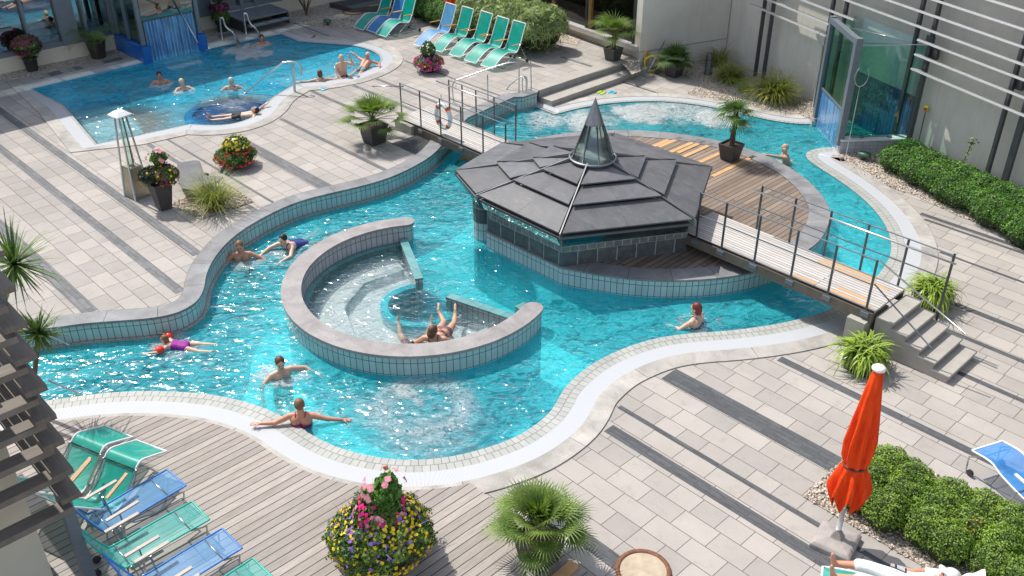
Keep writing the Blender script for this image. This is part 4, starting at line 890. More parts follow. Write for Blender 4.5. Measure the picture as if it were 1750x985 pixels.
def leafq(p, nrm, L, Wd, rng=RNG):                   # oval-ish leaf quads at points p facing roughly nrm
    N = len(p); r = unit(rng.normal(size=(N, 3))); n = unit(nrm + .8 * r); t = unit(np.cross(n, rng.normal(size=(N, 3)))); b = np.cross(n, t)
    L = L * rng.uniform(.6, 1.3, (N, 1)); w = Wd * rng.uniform(.6, 1.3, (N, 1))
    return np.stack([p - t * L / 2, p + b * w / 2 + n * w * .2, p + t * L / 2, p - b * w / 2 + n * w * .2], 1)
def blob_leaves(blobs, dens, L, Wd, fill=.35, seed=1, zmin=.02, rough=.12):
    rng = np.random.default_rng(seed); out = []
    B = np.array([[*c, *r] for c, r in blobs], dtype=float)
    for c, r in blobs:
        c = np.array(c, float); r = np.array(r, float); N = int(dens * (r[0] * r[1] + r[0] * r[2] + r[1] * r[2]) * 4.2)
        d = unit(rng.normal(size=(N, 3))); d[:, 2] = np.where(rng.random(N) < .85, np.abs(d[:, 2]), d[:, 2])
        lump = 1 + rough * np.sin(d[:, :1] * 9 + c[0] * 7) * np.sin(d[:, 1:2] * 8 + c[1] * 5) * np.cos(d[:, 2:3] * 7)
        s = np.where(rng.random((N, 1)) < fill, rng.uniform(.55, .95, (N, 1)), rng.uniform(.93, 1.04, (N, 1)))
        p = c + d * r * s * lump; nr = unit(d / r)
        keep = p[:, 2] > zmin
        for b in B:
            q = (p - b[:3]) / b[3:]; keep &= (np.sum(q * q, 1) > .72)
        out.append(leafq(p[keep], nr[keep], L, Wd, rng))
    return np.concatenate(out)
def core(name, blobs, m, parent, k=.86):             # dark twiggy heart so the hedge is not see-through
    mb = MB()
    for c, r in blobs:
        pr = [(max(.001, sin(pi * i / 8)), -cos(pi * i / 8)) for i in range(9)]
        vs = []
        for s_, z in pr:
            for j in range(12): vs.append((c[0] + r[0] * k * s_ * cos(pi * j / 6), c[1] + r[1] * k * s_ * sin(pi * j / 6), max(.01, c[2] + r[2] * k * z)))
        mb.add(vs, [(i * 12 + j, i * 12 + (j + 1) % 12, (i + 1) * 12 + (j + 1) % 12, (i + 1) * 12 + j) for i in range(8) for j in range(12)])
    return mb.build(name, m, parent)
LF = dict(box=m_leaf('boxwood_leaf', (.13, .25, .035), c2=(.23, .34, .05), spots=((.36, .15, .04), 1.5, .70)), box2=m_leaf('hedge_leaf', (.075, .19, .03), c2=(.12, .26, .04)),
          palm=m_leaf('palm_leaf', (.09, .17, .035), c2=(.17, .24, .05), trans=.3), dpalm=m_leaf('dark_palm_leaf', (.05, .115, .03), c2=(.10, .18, .04)), ypalm=m_leaf('yellowing_palm_leaf', (.20, .29, .03), c2=(.40, .40, .04)),
          grass=m_leaf('grass_blade', (.17, .24, .04), c2=(.30, .30, .07)), lily=m_leaf('strap_leaf', (.15, .27, .03), c2=(.34, .44, .07), rough=.35), bamboo=m_leaf('bamboo_leaf', (.16, .25, .07), c2=(.36, .42, .18)),
          dark=m_leaf('dark_leaf', (.035, .05, .03)), fol=m_leaf('flower_foliage', (.07, .15, .03), c2=(.11, .2, .04)), yucca=m_leaf('yucca_leaf', (.07, .14, .045), c2=(.16, .23, .08)),
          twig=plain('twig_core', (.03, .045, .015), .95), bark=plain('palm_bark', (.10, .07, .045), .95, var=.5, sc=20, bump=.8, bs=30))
def flower(name, c): return m_leaf(name, c, var=.12, trans=.15)
FC = dict(yellow=flower('yellow_petals', (.85, .62, .02)), magenta=flower('magenta_petals', (.75, .02, .22)), pink=flower('pink_petals', (.85, .32, .42)), violet=flower('violet_petals', (.28, .16, .50)), red=flower('red_petals', (.80, .08, .05)), purple=flower('purple_petals', (.22, .02, .09)), white=flower('white_petals', (.85, .8, .75)))
# ---- leaves made of blades
def blade_strip(pts, w, up0):                        # list of centre points -> tapered quads (n,4,3)
    pts = [V3(p) for p in pts]; out = []; N = len(pts)
    for i in range(N - 1):
        d = (pts[i + 1] - pts[i]).normalized(); s = d.cross(V3(up0)); s = s.normalized() if s.length > .01 else V3((1, 0, 0))
        f0, f1 = (1 - (i / (N - 1)) ** 1.6), (1 - ((i + 1) / (N - 1)) ** 1.6)
        if i == 0: f0 = .55
        out.append([pts[i] - s * w * f0 / 2, pts[i] + s * w * f0 / 2, pts[i + 1] + s * w * max(f1, .03) / 2, pts[i + 1] - s * w * max(f1, .03) / 2])
    return out
def arching(p0, az, el, L, droop, n=5):
    pts = [V3(p0)]; e = el
    for i in range(n): pts.append(pts[-1] + V3((cos(az) * cos(e), sin(az) * cos(e), sin(e))) * (L / n)); e -= droop / n
    return pts
def fan(q, base, az, el, R_, nb=20, spread=R(125), w=.035, rnd=random, droop=.5, cup=.25):
    f = V3((cos(az) * cos(el), sin(az) * cos(el), sin(el))); s = V3((-sin(az), cos(az), 0)); n = s.cross(f) if False else f.cross(s)
    for i in range(nb):
        a = (i / (nb - 1) - .5) * 2 * spread; L = R_ * (1 - .28 * abs(a / spread) ** 2) * rnd.uniform(.9, 1.06)
        d = (f * cos(a) + s * sin(a)); up = n * cup * (-1 if n.z < 0 else 1)
        p = [V3(base)]; dd = d + up * .5
        for k in range(4):
            dd = dd + V3((0, 0, -droop * .13 * (k + 1))); dd.normalize(); p.append(p[-1] + dd * L / 4)
        q += blade_strip(p, w, n if n.length > .1 else (0, 0, 1))
def potted(name, label, loc, group=None, cat='potted plant'): return thing(name, loc, label, cat, group)
def sqpot(root, w, h, t=.78, square=True, mat='pot'):
    mb = MB(); a = pi / 4 if square else 0; n = 4 if square else 20; k = 1.414 if square else 1
    mb.lathe([(w * t / 2 * k * .9, 0), (w * t / 2 * k, .01), (w / 2 * k, h - .03), (w / 2 * k * 1.04, h - .03), (w / 2 * k * 1.04, h), (w / 2 * k * .92, h), (w / 2 * k * .9, h - .06), (.001, h - .06)], n=n, a0=a)
    o = mb.build('pot', M[mat], root, bevel=.008 if square else 0); 
    mb = MB(); mb.lathe([(w / 2 * k * .89, h - .05), (.001, h - .04)], n=n, a0=a); mb.build('soil', M['soil'], root); return o
def fan_palm(root, zc, nf, stem, Rl, mat, seed, elr=(-.25, 1.35), trunk=0, tr=.06, nb=20, w=.034, droop=.5, spread=R(110)):
    rnd = random.Random(seed); q = []; st = MB()
    if trunk:
        p = [(0, 0, zc - trunk), (.01, .01, zc - trunk * .5), (0, .02, zc)]; m = MB(); m.tube(p, [tr * 1.25, tr, tr * 1.1], 10); m.build('trunk', LF['bark'], root)
        f = []
        for i in range(70):
            a = rnd.uniform(0, 6.28); z = zc - trunk * rnd.uniform(0, .95); f += blade_strip([V3((cos(a) * tr * .8, sin(a) * tr * .8, z)), V3((cos(a) * tr * 1.5, sin(a) * tr * 1.5, z + .05)), V3((cos(a) * tr * 1.9, sin(a) * tr * 1.9, z + rnd.uniform(.05, .12)))], .03, (0, 0, 1))
        qmesh('trunk_fibre', [[tuple(v) for v in x] for x in f], LF['bark'], root)
    for i in range(nf):
        az = i * 2.39996 + rnd.uniform(-.2, .2); el = elr[1] - (elr[1] - elr[0]) * ((i + .5) / nf) + rnd.uniform(-.1, .1); L = stem * rnd.uniform(.8, 1.1) * (.35 + .75 * min(1, 1.4 * (i + .5) / nf))
        pts = arching((0, 0, zc - .05 + (0 if trunk else .1 * (1 - i / nf))), az, el + .15, L, .35, 4); st.tube(pts, [.011, .009, .008, .007, .006], 4)
        fan(q, pts[-1], az, el - .12, Rl * rnd.uniform(.85, 1.1), nb, spread, w, rnd, droop)
    st.build('leaf_stems', mat, root)
    return qmesh('fan_leaves', [[tuple(v) for v in x] for x in q], mat, root)
def strap(root, z, n, L, w, mat, seed, el=(.5, 1.45), droop=2.0, name='strap_leaves', spreadr=.1, seg=5):
    rnd = random.Random(seed); q = []
    for i in range(n):
        az = rnd.uniform(0, 6.283); e = rnd.uniform(*el); l = L * rnd.uniform(.6, 1.15); r = spreadr * sqrt(rnd.random()); b = rnd.uniform(0, 6.28)
        q += blade_strip(arching((r * cos(b), r * sin(b), z), az, e, l, droop * rnd.uniform(.6, 1.2), seg), w * rnd.uniform(.7, 1.2), (0, 0, 1))
    return qmesh(name, [[tuple(v) for v in x] for x in q], mat, root)
def blooms(root, blobs, n, size, mat, seed, name='blossoms', up=.0, zmin=.0, sel=None):
    rng = np.random.default_rng(seed); out = []
    for c, r in blobs:
        c = np.array(c, float); r = np.array(r, float); d = unit(rng.normal(size=(int(n), 3))); d[:, 2] = np.abs(d[:, 2]) if up >= 0 else d[:, 2]
        if sel is not None: d = d[sel(d)]
        p = c + d * r * rng.uniform(1.0, 1.07, (len(d), 1)); p = p[(p[:, 2] > zmin) & (np.sin(p[:, 0] * 9 + seed) + np.sin(p[:, 1] * 10 + seed * 2) + np.sin(p[:, 2] * 12 + seed) > -1.15)]; d = d[:len(p)]
        nr = unit(p - c); s = size * rng.uniform(.7, 1.2, (len(p), 1)); a = unit(np.cross(nr, rng.normal(size=(len(p), 3)))); b = np.cross(nr, a)
        out.append(np.stack([p + (a * cos(k * pi / 3) + b * sin(k * pi / 3)) * s / 2 + nr * (.25 * s if k % 2 else 0) for k in range(6)], 1))
    o = qmesh(name, np.concatenate(out), mat, root, n=6); o['kind'] = 'stuff'; return o

# 1 big flower mound
t = potted('flower_planter', 'huge mound of yellow, violet and magenta flowers topped with pink geraniums on the timber deck', P(655, 950), cat='flower planter')
sqpot(t, .8, .35, .7, False)
bl = [((0, 0, .42), (.66, .66, .40)), ((.12, .1, .62), (.44, .46, .34)), ((-.25, -.1, .34), (.42, .5, .3))]; top = [((.03, .1, 1.10), (.2, .21, .2)), ((-.1, .0, 1.02), (.14, .14, .14)), ((.15, .05, 1.0), (.14, .14, .15)), ((.05, .15, 1.28), (.12, .12, .12))]; mid = [((.0, .04, .80), (.36, .36, .28))]
rnd = random.Random(77); lumps = [((cos(a) * .5, sin(a) * .5, z), (rr_, rr_, rr_ * .9)) for a, z, rr_ in [(rnd.uniform(0, 6.28), rnd.uniform(.15, .6), rnd.uniform(.16, .27)) for _ in range(13)]]
core('foliage_core', bl + mid, LF['twig'], t, .82); core('stem_core', top, LF['twig'], t, .6); qmesh('foliage', blob_leaves(bl + mid + lumps, 2300, .05, .03, seed=3, rough=.2), LF['fol'], t)
blooms(t, lumps, 95, .052, FC['yellow'], 15, 'yellow_blossoms', -1, .05); blooms(t, lumps, 30, .055, FC['violet'], 16, 'violet_blossoms', -1, .1); strap(t, .55, 70, .52, .022, FC['violet'], 18, (.1, 1.1), .5, 'violet_spikes', .4); qmesh('geranium_leaves', blob_leaves(top, 2300, .075, .06, seed=4, rough=.25), LF['box2'], t)
blooms(t, bl, 780, .052, FC['yellow'], 5, 'yellow_blossoms', -1, .1); blooms(t, bl, 260, .055, FC['violet'], 6, 'violet_blossoms', -1, .1); blooms(t, mid, 230, .06, FC['magenta'], 7, 'magenta_blossoms'); blooms(t, mid, 26, .08, FC['pink'], 17, 'pink_blossoms'); blooms(t, [((.03, .1, 1.2), (.27, .28, .26))], 16, .12, FC['pink'], 8, 'pink_blossoms')
# 2 palms
def palm_thing(px, py, z, label, pw_, ph_, **kw):
    t = potted('potted_palm', label, P(px, py, z), 'palms in charcoal pots'); sqpot(t, pw_, ph_, .74); fan_palm(t, **kw); return t
palm_thing(921, 958, 0, 'bushy light green fan palm in a charcoal pot on the edge of the timber deck', .52, .50, zc=.68, nf=34, stem=.41, Rl=.37, mat=LF['palm'], seed=1, elr=(-.12, 1.4), nb=22, w=.038, droop=.35, spread=R(100))
palm_thing(640, 244, T, 'bushy fan palm in a dark pot beside the footbridge with the lifebuoy', .56, .52, zc=.66, nf=36, stem=.60, Rl=.42, mat=LF['palm'], seed=2, elr=(-.12, 1.35), nb=20, w=.034, droop=.4)
palm_thing(1247, 272, .4, 'small tall trunked palm in a square pot on the island deck', .46, .42, zc=1.30, nf=14, stem=.24, Rl=.52, mat=LF['dpalm'], seed=3, elr=(-.55, 1.3), trunk=.92, tr=.06, nb=18, w=.03, droop=.9, spread=R(95))
palm_thing(1047, 103, T, 'palm with some yellow fronds in a grey pot in front of the dark glazed hall', .46, .42, zc=1.0, nf=20, stem=.5, Rl=.52, mat=LF['palm'], seed=4, elr=(-.3, 1.2), trunk=.6, tr=.07, nb=20)
palm_thing(1151, 130, 0, 'dense dark green palm in a black pot beside the hose reel', .50, .46, zc=.55, nf=30, stem=.34, Rl=.42, mat=LF['dpalm'], seed=5, elr=(-.2, 1.4), nb=20)
# feathery palm by the facade
t = potted('potted_palm', 'feathery arching palm in a round black pot against the long glass front', P(169, 99, T), 'palms in charcoal pots'); sqpot(t, .62, .58, .7, False)
rnd = random.Random(9); q = []
for i in range(15):
    az = i * 2.4; pts = arching((0, 0, .55), az, rnd.uniform(.75, 1.35), rnd.uniform(.9, 1.25), 1.7, 10); q += blade_strip(pts, .02, (0, 0, 1))
    for k in range(2, 11):
        d = (pts[k] - pts[k - 1]).normalized(); s = d.cross(V3((0, 0, 1))).normalized()
        for sg in (-1, 1):
            for m_ in (0, .5): b = pts[k - 1].lerp(pts[k], m_); q += blade_strip([b, b + (s * sg * .8 + d * .5) * .13, b + (s * sg * .8 + d * .6 + V3((0, 0, -.4))) * .26], .02, (0, 0, 1))
qmesh('feather_fronds', [[tuple(v) for v in x] for x in q], LF['palm'], t)
# spider / lily plants beside the stairs
for px, py, z, lab, s in ((1472, 630, 0, 'bright green strap leaved plant in a low black pot in front of the concrete stairs', 5), (1588, 521, 0, 'bright green strap leaved plant in a low black pot behind the concrete stairs', 6)):
    t = potted('strap_leaf_plant', lab, P(px, py, z), 'strap leaved plants at the stairs'); sqpot(t, .52, .34, .85, True, 'black'); strap(t, .32, 420, .64, .046, LF['lily'], s, (.05, 1.5), 3.0, spreadr=.2, seg=7)
# tall pot, bowl, planters
t = potted('flower_pot', 'tall tapered charcoal pot of mixed purple and yellow flowers beside the pyramid heater', P(281, 356, T), cat='flower pot'); sqpot(t, .42, .66, .62)
b1 = [((-.1, -.1, .78), (.26, .28, .22)), ((.16, .14, .82), (.25, .26, .24))]; b2 = [((0, .1, 1.16), (.18, .18, .2))]
core('foliage_core', b1 + b2, LF['twig'], t, .8); qmesh('foliage', blob_leaves(b1[1:] + b2, 2600, .05, .035, seed=21), LF['fol'], t); qmesh('dark_foliage', blob_leaves(b1[:1], 2600, .09, .02, seed=22), LF['dark'], t)
blooms(t, b1, 34, .055, FC['yellow'], 23, 'yellow_blossoms', -1, .6); blooms(t, b1[1:], 160, .05, FC['purple'], 24, 'purple_blossoms', -1, .55); blooms(t, [((.0, .1, 1.2), (.24, .24, .22))], 12, .09, FC['pink'], 25, 'pink_blossoms')
strap(t, .7, 26, .6, .012, LF['grass'], 26, (1.0, 1.5), .8, 'grass_spikes')
t = potted('flower_bowl', 'low dark bowl of red and pale yellow flowers standing alone on the left paving', P(405, 283, T), cat='flower bowl')
mb = MB(); mb.lathe([(.18, 0), (.3, .06), (.42, .17), (.44, .2), (.40, .19), (.01, .16)], n=28); mb.build('bowl', M['pot'], t)
b1 = [((0, 0, .26), (.50, .50, .22))]; b2 = [((0, .06, .50), (.33, .33, .24))]
core('foliage_core', b1 + b2, LF['twig'], t, .8); qmesh('foliage', blob_leaves(b1 + b2, 2000, .05, .035, seed=31), LF['fol'], t)
blooms(t, b1, 260, .062, FC['red'], 32, 'red_blossoms', -1, .1); blooms(t, b2, 110, .06, FC['yellow'], 33, 'yellow_blossoms'); blooms(t, b2, 30, .06, FC['white'], 35, 'cream_blossoms')
strap(t, .5, 40, .3, .03, FC['violet'], 34, (.6, 1.5), .3, 'violet_spikes', .25)
t = potted('flower_planter', 'round planter of pink petunias with a green centre in front of the upper loungers', P(733, 122, T), cat='flower planter'); sqpot(t, .5, .25, .8, False)
b1 = [((0, 0, .28), (.46, .46, .24))]; b2 = [((0, 0, .62), (.24, .24, .32))]
core('foliage_core', b1 + b2, LF['twig'], t, .8); qmesh('foliage', blob_leaves(b1 + b2, 2000, .05, .03, seed=41), LF['fol'], t); blooms(t, b1, 230, .07, FC['magenta'], 42, 'magenta_blossoms', -1, .1); blooms(t, b1, 120, .07, FC['violet'], 45, 'violet_blossoms', -1, .1); blooms(t, b2, 30, .05, FC['white'], 43, 'white_blossoms'); blooms(t, b1, 40, .06, FC['yellow'], 44, 'yellow_blossoms')
t = potted('flower_pot', 'dark pot of deep red flowers at the left end of the glass front', P(56, 121, T), cat='flower pot'); sqpot(t, .42, .42, .8, False)
b1 = [((0, 0, .80), (.42, .42, .30))]; core('foliage_core', b1, LF['twig'], t, .8); qmesh('foliage', blob_leaves([((0, 0, .55), (.3, .3, .25))], 1800, .06, .04, seed=51), LF['fol'], t); qmesh('dark_foliage', blob_leaves(b1, 1500, .06, .04, seed=53), LF['fol'], t); blooms(t, b1, 420, .07, FC['purple'], 52, 'dark_red_blossoms', -1, .5); blooms(t, b1, 22, .06, FC['pink'], 54, 'pink_blossoms')
t = potted('flower_pot', 'overgrown planter with dark red and yellow flowers beside the entry platform', P(381, 54, T), cat='flower pot'); sqpot(t, .4, .4, .8, False)
b1 = [((0, 0, .45), (.30, .30, .4))]; b2 = [((0, 0, .86), (.33, .33, .16))]; b3 = [((0, 0, 1.3), (.3, .3, .4))]
core('foliage_core', b1 + b2 + b3, LF['twig'], t, .8); qmesh('foliage', blob_leaves(b1 + b3, 1900, .06, .04, seed=61), LF['fol'], t); blooms(t, b2, 200, .07, FC['purple'], 62, 'dark_red_blossoms', -1, .5); blooms(t, b3, 18, .08, FC['yellow'], 63, 'yellow_blossoms')
# yuccas behind the timber louvres
for px, py, b_, r_, lab in ((24, 452, (-40, 690), .82, 'tall spiky yucca rising behind the timber louvred building'), (66, 570, (50, 702), .50, 'lower spiky yucca head beside the water behind the timber louvres')):
    b_ = P(*b_); h_ = PP(px, py, b_, FW) - b_; t = potted('yucca', lab, b_, cat='yucca'); mb = MB(); mb.tube([(0, 0, 0), h_ * .5 + V3((.04, 0, 0)), h_], [.05, .04, .045], 8); mb.build('trunk', LF['bark'], t); o = strap(t, 0, 150, r_, .045, LF['yucca'], px, (-.7, 1.4), .3, 'spiky_leaves', .03, 3); o.location = h_
    sqpot(t, .4, .35, .8, True)
# grasses
for px, py, z, h, n, lab, m_, w in ((368, 357, T, 1.15, 420, 'wispy green ornamental grass in the small gravel bed by the stone slab', 'grass', .017), (1247, 140, 0, .85, 520, 'clump of arching grass behind the dark bollard', 'grass', .034), (1322, 172, 0, 1.15, 700, 'largest clump of golden green grass by the louvred wall', 'grass', .034), (1272, 158, 0, .62, 180, 'smallest bright green grass tuft on the pale gravel', 'lily', .010), (1226, 112, 0, .85, 180, 'green grass tuft close behind the bollard at the concrete wall', 'grass', .034), (1345, 150, 0, 1.25, 140, 'thin tall seed head grass against the sunlit wall base', 'grass', .006)):
    t = thing('ornamental_grass', P(px, py, z), lab, 'grass clump', 'ornamental grasses'); strap(t, 0, n, h, w, LF[m_], px, (.7, 1.5), 1.7, 'blades', .20, 6)
# hedges
def hedge(name, label, blobs, z, mat, dens, L, Wd, seed, cat='hedge', k=.86):
    b0 = blobs[0][0]; t = thing(name, (b0[0], b0[1], z), label, cat)
    bb = [((c[0] - b0[0], c[1] - b0[1], c[2]), r) for c, r in blobs]
    core('twiggy_core', bb, LF['twig'], t, k); qmesh('leaves', blob_leaves(bb, dens, L, Wd, seed=seed), LF[mat], t); return t
rnd = random.Random(5); bl = []
for u in [x * .48 for x in range(0, 13)]:
    for v_ in (0, .46, .9):
        uu = -3.95 + u + rnd.uniform(-.08, .08); vv = 10.78 + v_ + rnd.uniform(-.08, .08)
        bl.append(((uu, vv, .22), (.34 + rnd.uniform(-.03, .05), .33 + rnd.uniform(-.03, .05), .33 + rnd.uniform(-.04, .06))))
hedge('box_hedge', 'clipped boxwood hedge with browned patches behind the closed orange parasol', bl, 0, 'box', 2100, .033, .024, 7)
bl = []
for i in range(15):
    f = i / 14; a = V3((-9.35, 22.75, 0)).lerp(V3((-3.2, 20.55, 0)), f)
    for k in (0, 1): bl.append(((a.x + .1 * k + rnd.uniform(-.1, .1), a.y - .25 + .5 * k - .42 * f * (1 - k) + rnd.uniform(-.08, .08), .28), (.45, .42, .40 + rnd.uniform(-.05, .08))))
hedge('box_hedge', 'long wavy green hedge along the louvred building wall', bl, 0, 'box2', 1250, .045, .032, 8)
bl = []
for i in range(9):
    f = i / 8; a = V3((-24.6, 21.9, 0)).lerp(V3((-21.6, 22.2, 0)), f)
    for k in (-.45, .35): bl.append(((a.x + rnd.uniform(-.1, .1), a.y + k, .62), (.5, .55, .78 + rnd.uniform(-.08, .1))))
t = hedge('bamboo_hedge', 'tall feathery bamboo hedge behind the upper green loungers', bl, T, 'bamboo', 420, .32, .030, 9, k=.6)
bl = []
for i in range(9):
    f = i / 8; a = V3((-29.4, 22.1, 0)).lerp(V3((-25.0, 21.7, 0)), f); bl.append(((a.x, a.y, .32), (.5, .55, .45))); bl.append(((a.x + .1, a.y + .6, .34), (.5, .5, .5)))
hedge('low_hedge', 'low dark green hedge behind the blue lounger and the far orange parasol', bl, T, 'box2', 900, .05, .035, 10)
# shrub by the platform, little wall shrub
t = thing('small_shrub', P(524, 27, T), 'small multi stemmed shrub on the gravel near the entry platform', 'shrub')
mb = MB()
for i in range(7):
    a = i * .9; mb.tube([(0, 0, 0), (.1 * cos(a), .1 * sin(a), .35), (.42 * cos(a), .42 * sin(a), .95)], [.03, .022, .012], 6)
mb.build('stems', LF['bark'], t); qmesh('leaves', blob_leaves([((0, 0, 1.35), (.65, .65, .55))], 500, .08, .05, seed=71), LF['box2'], t)
t = thing('climbing_shoot', P(1638, 300, .25), 'thin leafy shoot growing up out of the long hedge', 'plant')
mb = MB(); mb.tube([(0, 0, 0), (.03, .05, .5), (.1, .1, .95)], .01, 5); mb.build('stem', LF['bark'], t); q = leafq(np.array([[.1 * f * f, .1 * f, .95 * f] for f in np.linspace(.2, 1, 40)]) + RNG.normal(size=(40, 3)) * .05, np.tile([0, 0, 1.], (40, 1)), .09, .06); qmesh('leaves', q, LF['palm'], t)

# ================================================================ SUN LOUNGERS
def fabric(name, c, a=.72):
    t = NT(name); v = t.co(); w1 = t.n('TexWave'); w1.bands_direction = 'X'; t.set(w1.inputs['Vector'], v); w1.inputs['Scale'].default_value = 55; w2 = t.n('TexWave'); w2.bands_direction = 'Y'; t.set(w2.inputs['Vector'], v); w2.inputs['Scale'].default_value = 55
    n = t.noise(v, 5, 3); t.fin(t.mix(1, c, t.ramp(n, [(.3, .85), (.7, 1.12)]), 'MULTIPLY'), .38, 0, None, .5); t.b.inputs['Alpha'].default_value = a
    tr = t.n('BsdfTranslucent'); t.set(tr.inputs[0], c); tp = t.n('BsdfTransparent'); mx = t.n('MixShader'); mx.inputs[0].default_value = .22; t.t.links.new(t.b.outputs[0], mx.inputs[1]); t.t.links.new(tr.outputs[0], mx.inputs[2]); t.t.links.new(mx.outputs[0], t.out.inputs[0])
    return t.m
FG, FB, FB2 = fabric('green_mesh_fabric', (.0, .48, .38)), fabric('blue_mesh_fabric', (.05, .30, .74)), fabric('light_blue_mesh_fabric', (.14, .44, .82))
FGL, FBL = fabric('turquoise_mesh_fabric', (.02, .55, .50), .46), fabric('sky_blue_mesh_fabric', (.09, .40, .80), .46)
M['armwood'] = plain('armrest_wood', (.42, .22, .08), .5, var=.2, sc=12); M['armgrey'] = plain('armrest_beige', (.44, .38, .33), .55)
def lounger(label, group, loc, ang, prof, col, legs, arm, armm='armwood', wheels=True, rimc='white', rimr=.016, w=.60):
    # prof: side line (x along, z up) from the foot end to the head end
    t = thing('sun_lounger', loc, label, 'sun lounger', group, ang); h = w / 2
    P_ = smooth([V3((x, 0, z)) for x, z in prof], 5)
    mb = MB(); mb.ribbon([V3((p.x, -h + .02, p.z)) for p in P_], [V3((p.x, h - .02, p.z)) for p in P_]); f = mb.build('fabric', col, t)
    for pl_ in f.data.polygons: pl_.use_smooth = True
    loop = [(p.x, -h, p.z) for p in P_] + [(p.x, h, p.z) for p in reversed(P_)]
    mb = MB(); mb.tube(loop, rimr, 6, closed=True); mb.build('tube_frame', M['white'] if rimc == 'white' else rimc, t)
    for pts in legs:
        for s in (-1, 1): m = MB(); m.tube([(x, s * (h + .015), z) for x, z in pts], .013, 6); m.build('leg', M['steel'], t)
    for xz in [l[0] for l in legs][:2]: m = MB(); m.tube([(xz[0], -h, xz[1]), (xz[0], h, xz[1])], .011, 6); m.build('cross_bar', M['steel'], t)
    for s in (-1, 1):
        m = MB(); m.bar((arm[0][0], s * (h + .05), arm[0][1]), (arm[1][0], s * (h + .05), arm[1][1]), .05, .022); m.build('armrest', M[armm], t)
    if wheels:
        for s in (-1, 1): m = MB(); m.tube([(wheels[0], s * (h + .0), wheels[1]), (wheels[0], s * (h + .035), wheels[1])], .055, 14); m.build('wheel', M['black'], t)
    return t
up_prof = [(0, .10), (.32, .34), (.62, .47), (.85, .43), (1.05, .41), (1.2, .62), (1.36, 1.0), (1.46, 1.24)]
up_legs = [[(.45, .02), (.95, .40)], [(1.5, .05), (.80, .42)], [(1.5, .05), (1.18, .62)]]
ul = [((612.6, 49), FG, 'green lounger nearest the far gravel bed, first of the three by the hedge'), ((634, 54), FB, 'dark blue lounger in the middle of the three by the hedge'), ((651, 61), FG, 'green lounger on the right of the three by the hedge'),
      ((716, 79), FB2, 'light blue lounger in the row in front of the bamboo'), ((746, 87), FG, 'green lounger directly beside the light blue one'), ((777, 96), FG, 'green lounger in the middle of the row before the bamboo'), ((803, 106), FG, 'green lounger second from the right end of the upper row'), ((832, 115), FG, 'green lounger at the right end of the upper row')]
for (px, py), c, lab in ul:
    p = P(px, py, T + .1); p.z = T
    lounger(lab, 'sun loungers along the far hedge', p, R(91 + random.uniform(-2, 2)), up_prof, c, up_legs, ((.78, .68), (1.22, .66)), wheels=(1.5, .055), w=.56)
flat = [(0, .40), (.55, .40), (1.15, .38), (1.27, .46), (1.45, .85), (1.54, 1.08)]
flegs = [[(.28, .40), (.06, .33), (.10, .02)], [(1.15, .38), (1.05, .02)], [(1.0, .62), (.98, .36), (1.02, .02)]]
def lowl(pxa, pxb, z, col, lab, seed):               # foot end corners (upper, lower)
    a, b = P(*pxa, z), P(*pxb, z); c = (a + b) / 2; d = (b - a); ang = atan2(d.y, d.x) - pi / 2
    return lounger(lab, 'sun loungers on the timber deck', (c.x, c.y, .026), ang, flat, col, flegs, ((.72, .64), (1.20, .62)), 'armgrey', (1.45, .06), rimc=M['rimb'] if col in (FB, FBL) else M['rimg'], rimr=.014, w=d.length)
M['rimb'] = plain('blue_rim', (.03, .20, .60), .4); M['rimg'] = plain('green_rim', (.0, .45, .36), .4)
lowl((286, 803), (318, 831), .42, FBL, 'blue mesh lounger lying flat on the deck next to the two raised green ones', 1)
lowl((328, 858), (358, 889), .42, FGL, 'turquoise mesh lounger lying flat between two blue ones', 2)
lowl((380, 904), (414, 938), .42, FBL, 'blue mesh lounger lying flat near the bottom of the photo', 3)
lowl((432, 955), (470, 990), .42, FGL, 'turquoise mesh lounger cut off by the bottom edge', 4)
curl = [(0, .46), (.30, .60), (.52, .66), (.72, .46), (.92, .28), (1.1, .22), (1.3, .42), (1.62, .74), (1.8, .92)]
clegs = [[(.62, .60), (.42, .50), (.12, .03)], [(.62, .60), (.95, .3), (1.05, .02)], [(1.25, .62), (1.2, .3), (1.2, .02)]]
for (a, b, lab) in (((186, 730), (219, 743), 'dark green lounger with raised knees partly behind the timber louvres'), ((237, 753), (281, 769), 'green lounger with raised knees and a brown armrest on the deck')):
    q0, q1 = P(*a, .5), P(*b, .5); c = (q0 + q1) / 2; d = (q1 - q0)
    lounger(lab, 'sun loungers on the timber deck', (c.x, c.y, .026), atan2(d.y, d.x) - pi / 2, curl, FG, clegs, ((.8, .70), (1.22, .58)), 'armwood', False, w=.60)
a, b = P(1667, 768, .42), P(1722, 763, .5)
lounger('blue lounger at the right edge beyond the boxwood hedge', None, (P(1687, 762, .42).x, P(1687, 762, .42).y, 0), R(-22), [(0, .42), (.35, .48), (.6, .40), (1.1, .34), (1.5, .5), (1.9, .9)], FB, [[(.2, .45), (.0, .3), (.02, .02)], [(.9, .36), (.8, .02)], [(1.2, .38), (1.25, .02)]], ((.8, .64), (1.2, .62)), 'white', (.1, .06), w=.6)
MF, MH = P(1405, 992, .42), P(1640, 1000, .9); man_ang = atan2((MH - MF).y, (MH - MF).x)
ML = lounger('green lounger with a man in white lying on it at the bottom edge', None, (MF.x, MF.y, 0), man_ang, [(0, .36), (.4, .40), (1.2, .38), (1.42, .44), (1.62, .58), (1.82, .74)], FG, [[(.15, .37), (.08, .02)], [(1.1, .38), (1.0, .02)], [(1.3, .4), (1.4, .02)]], ((.8, .62), (1.2, .6)), 'armgrey', (1.5, .06))

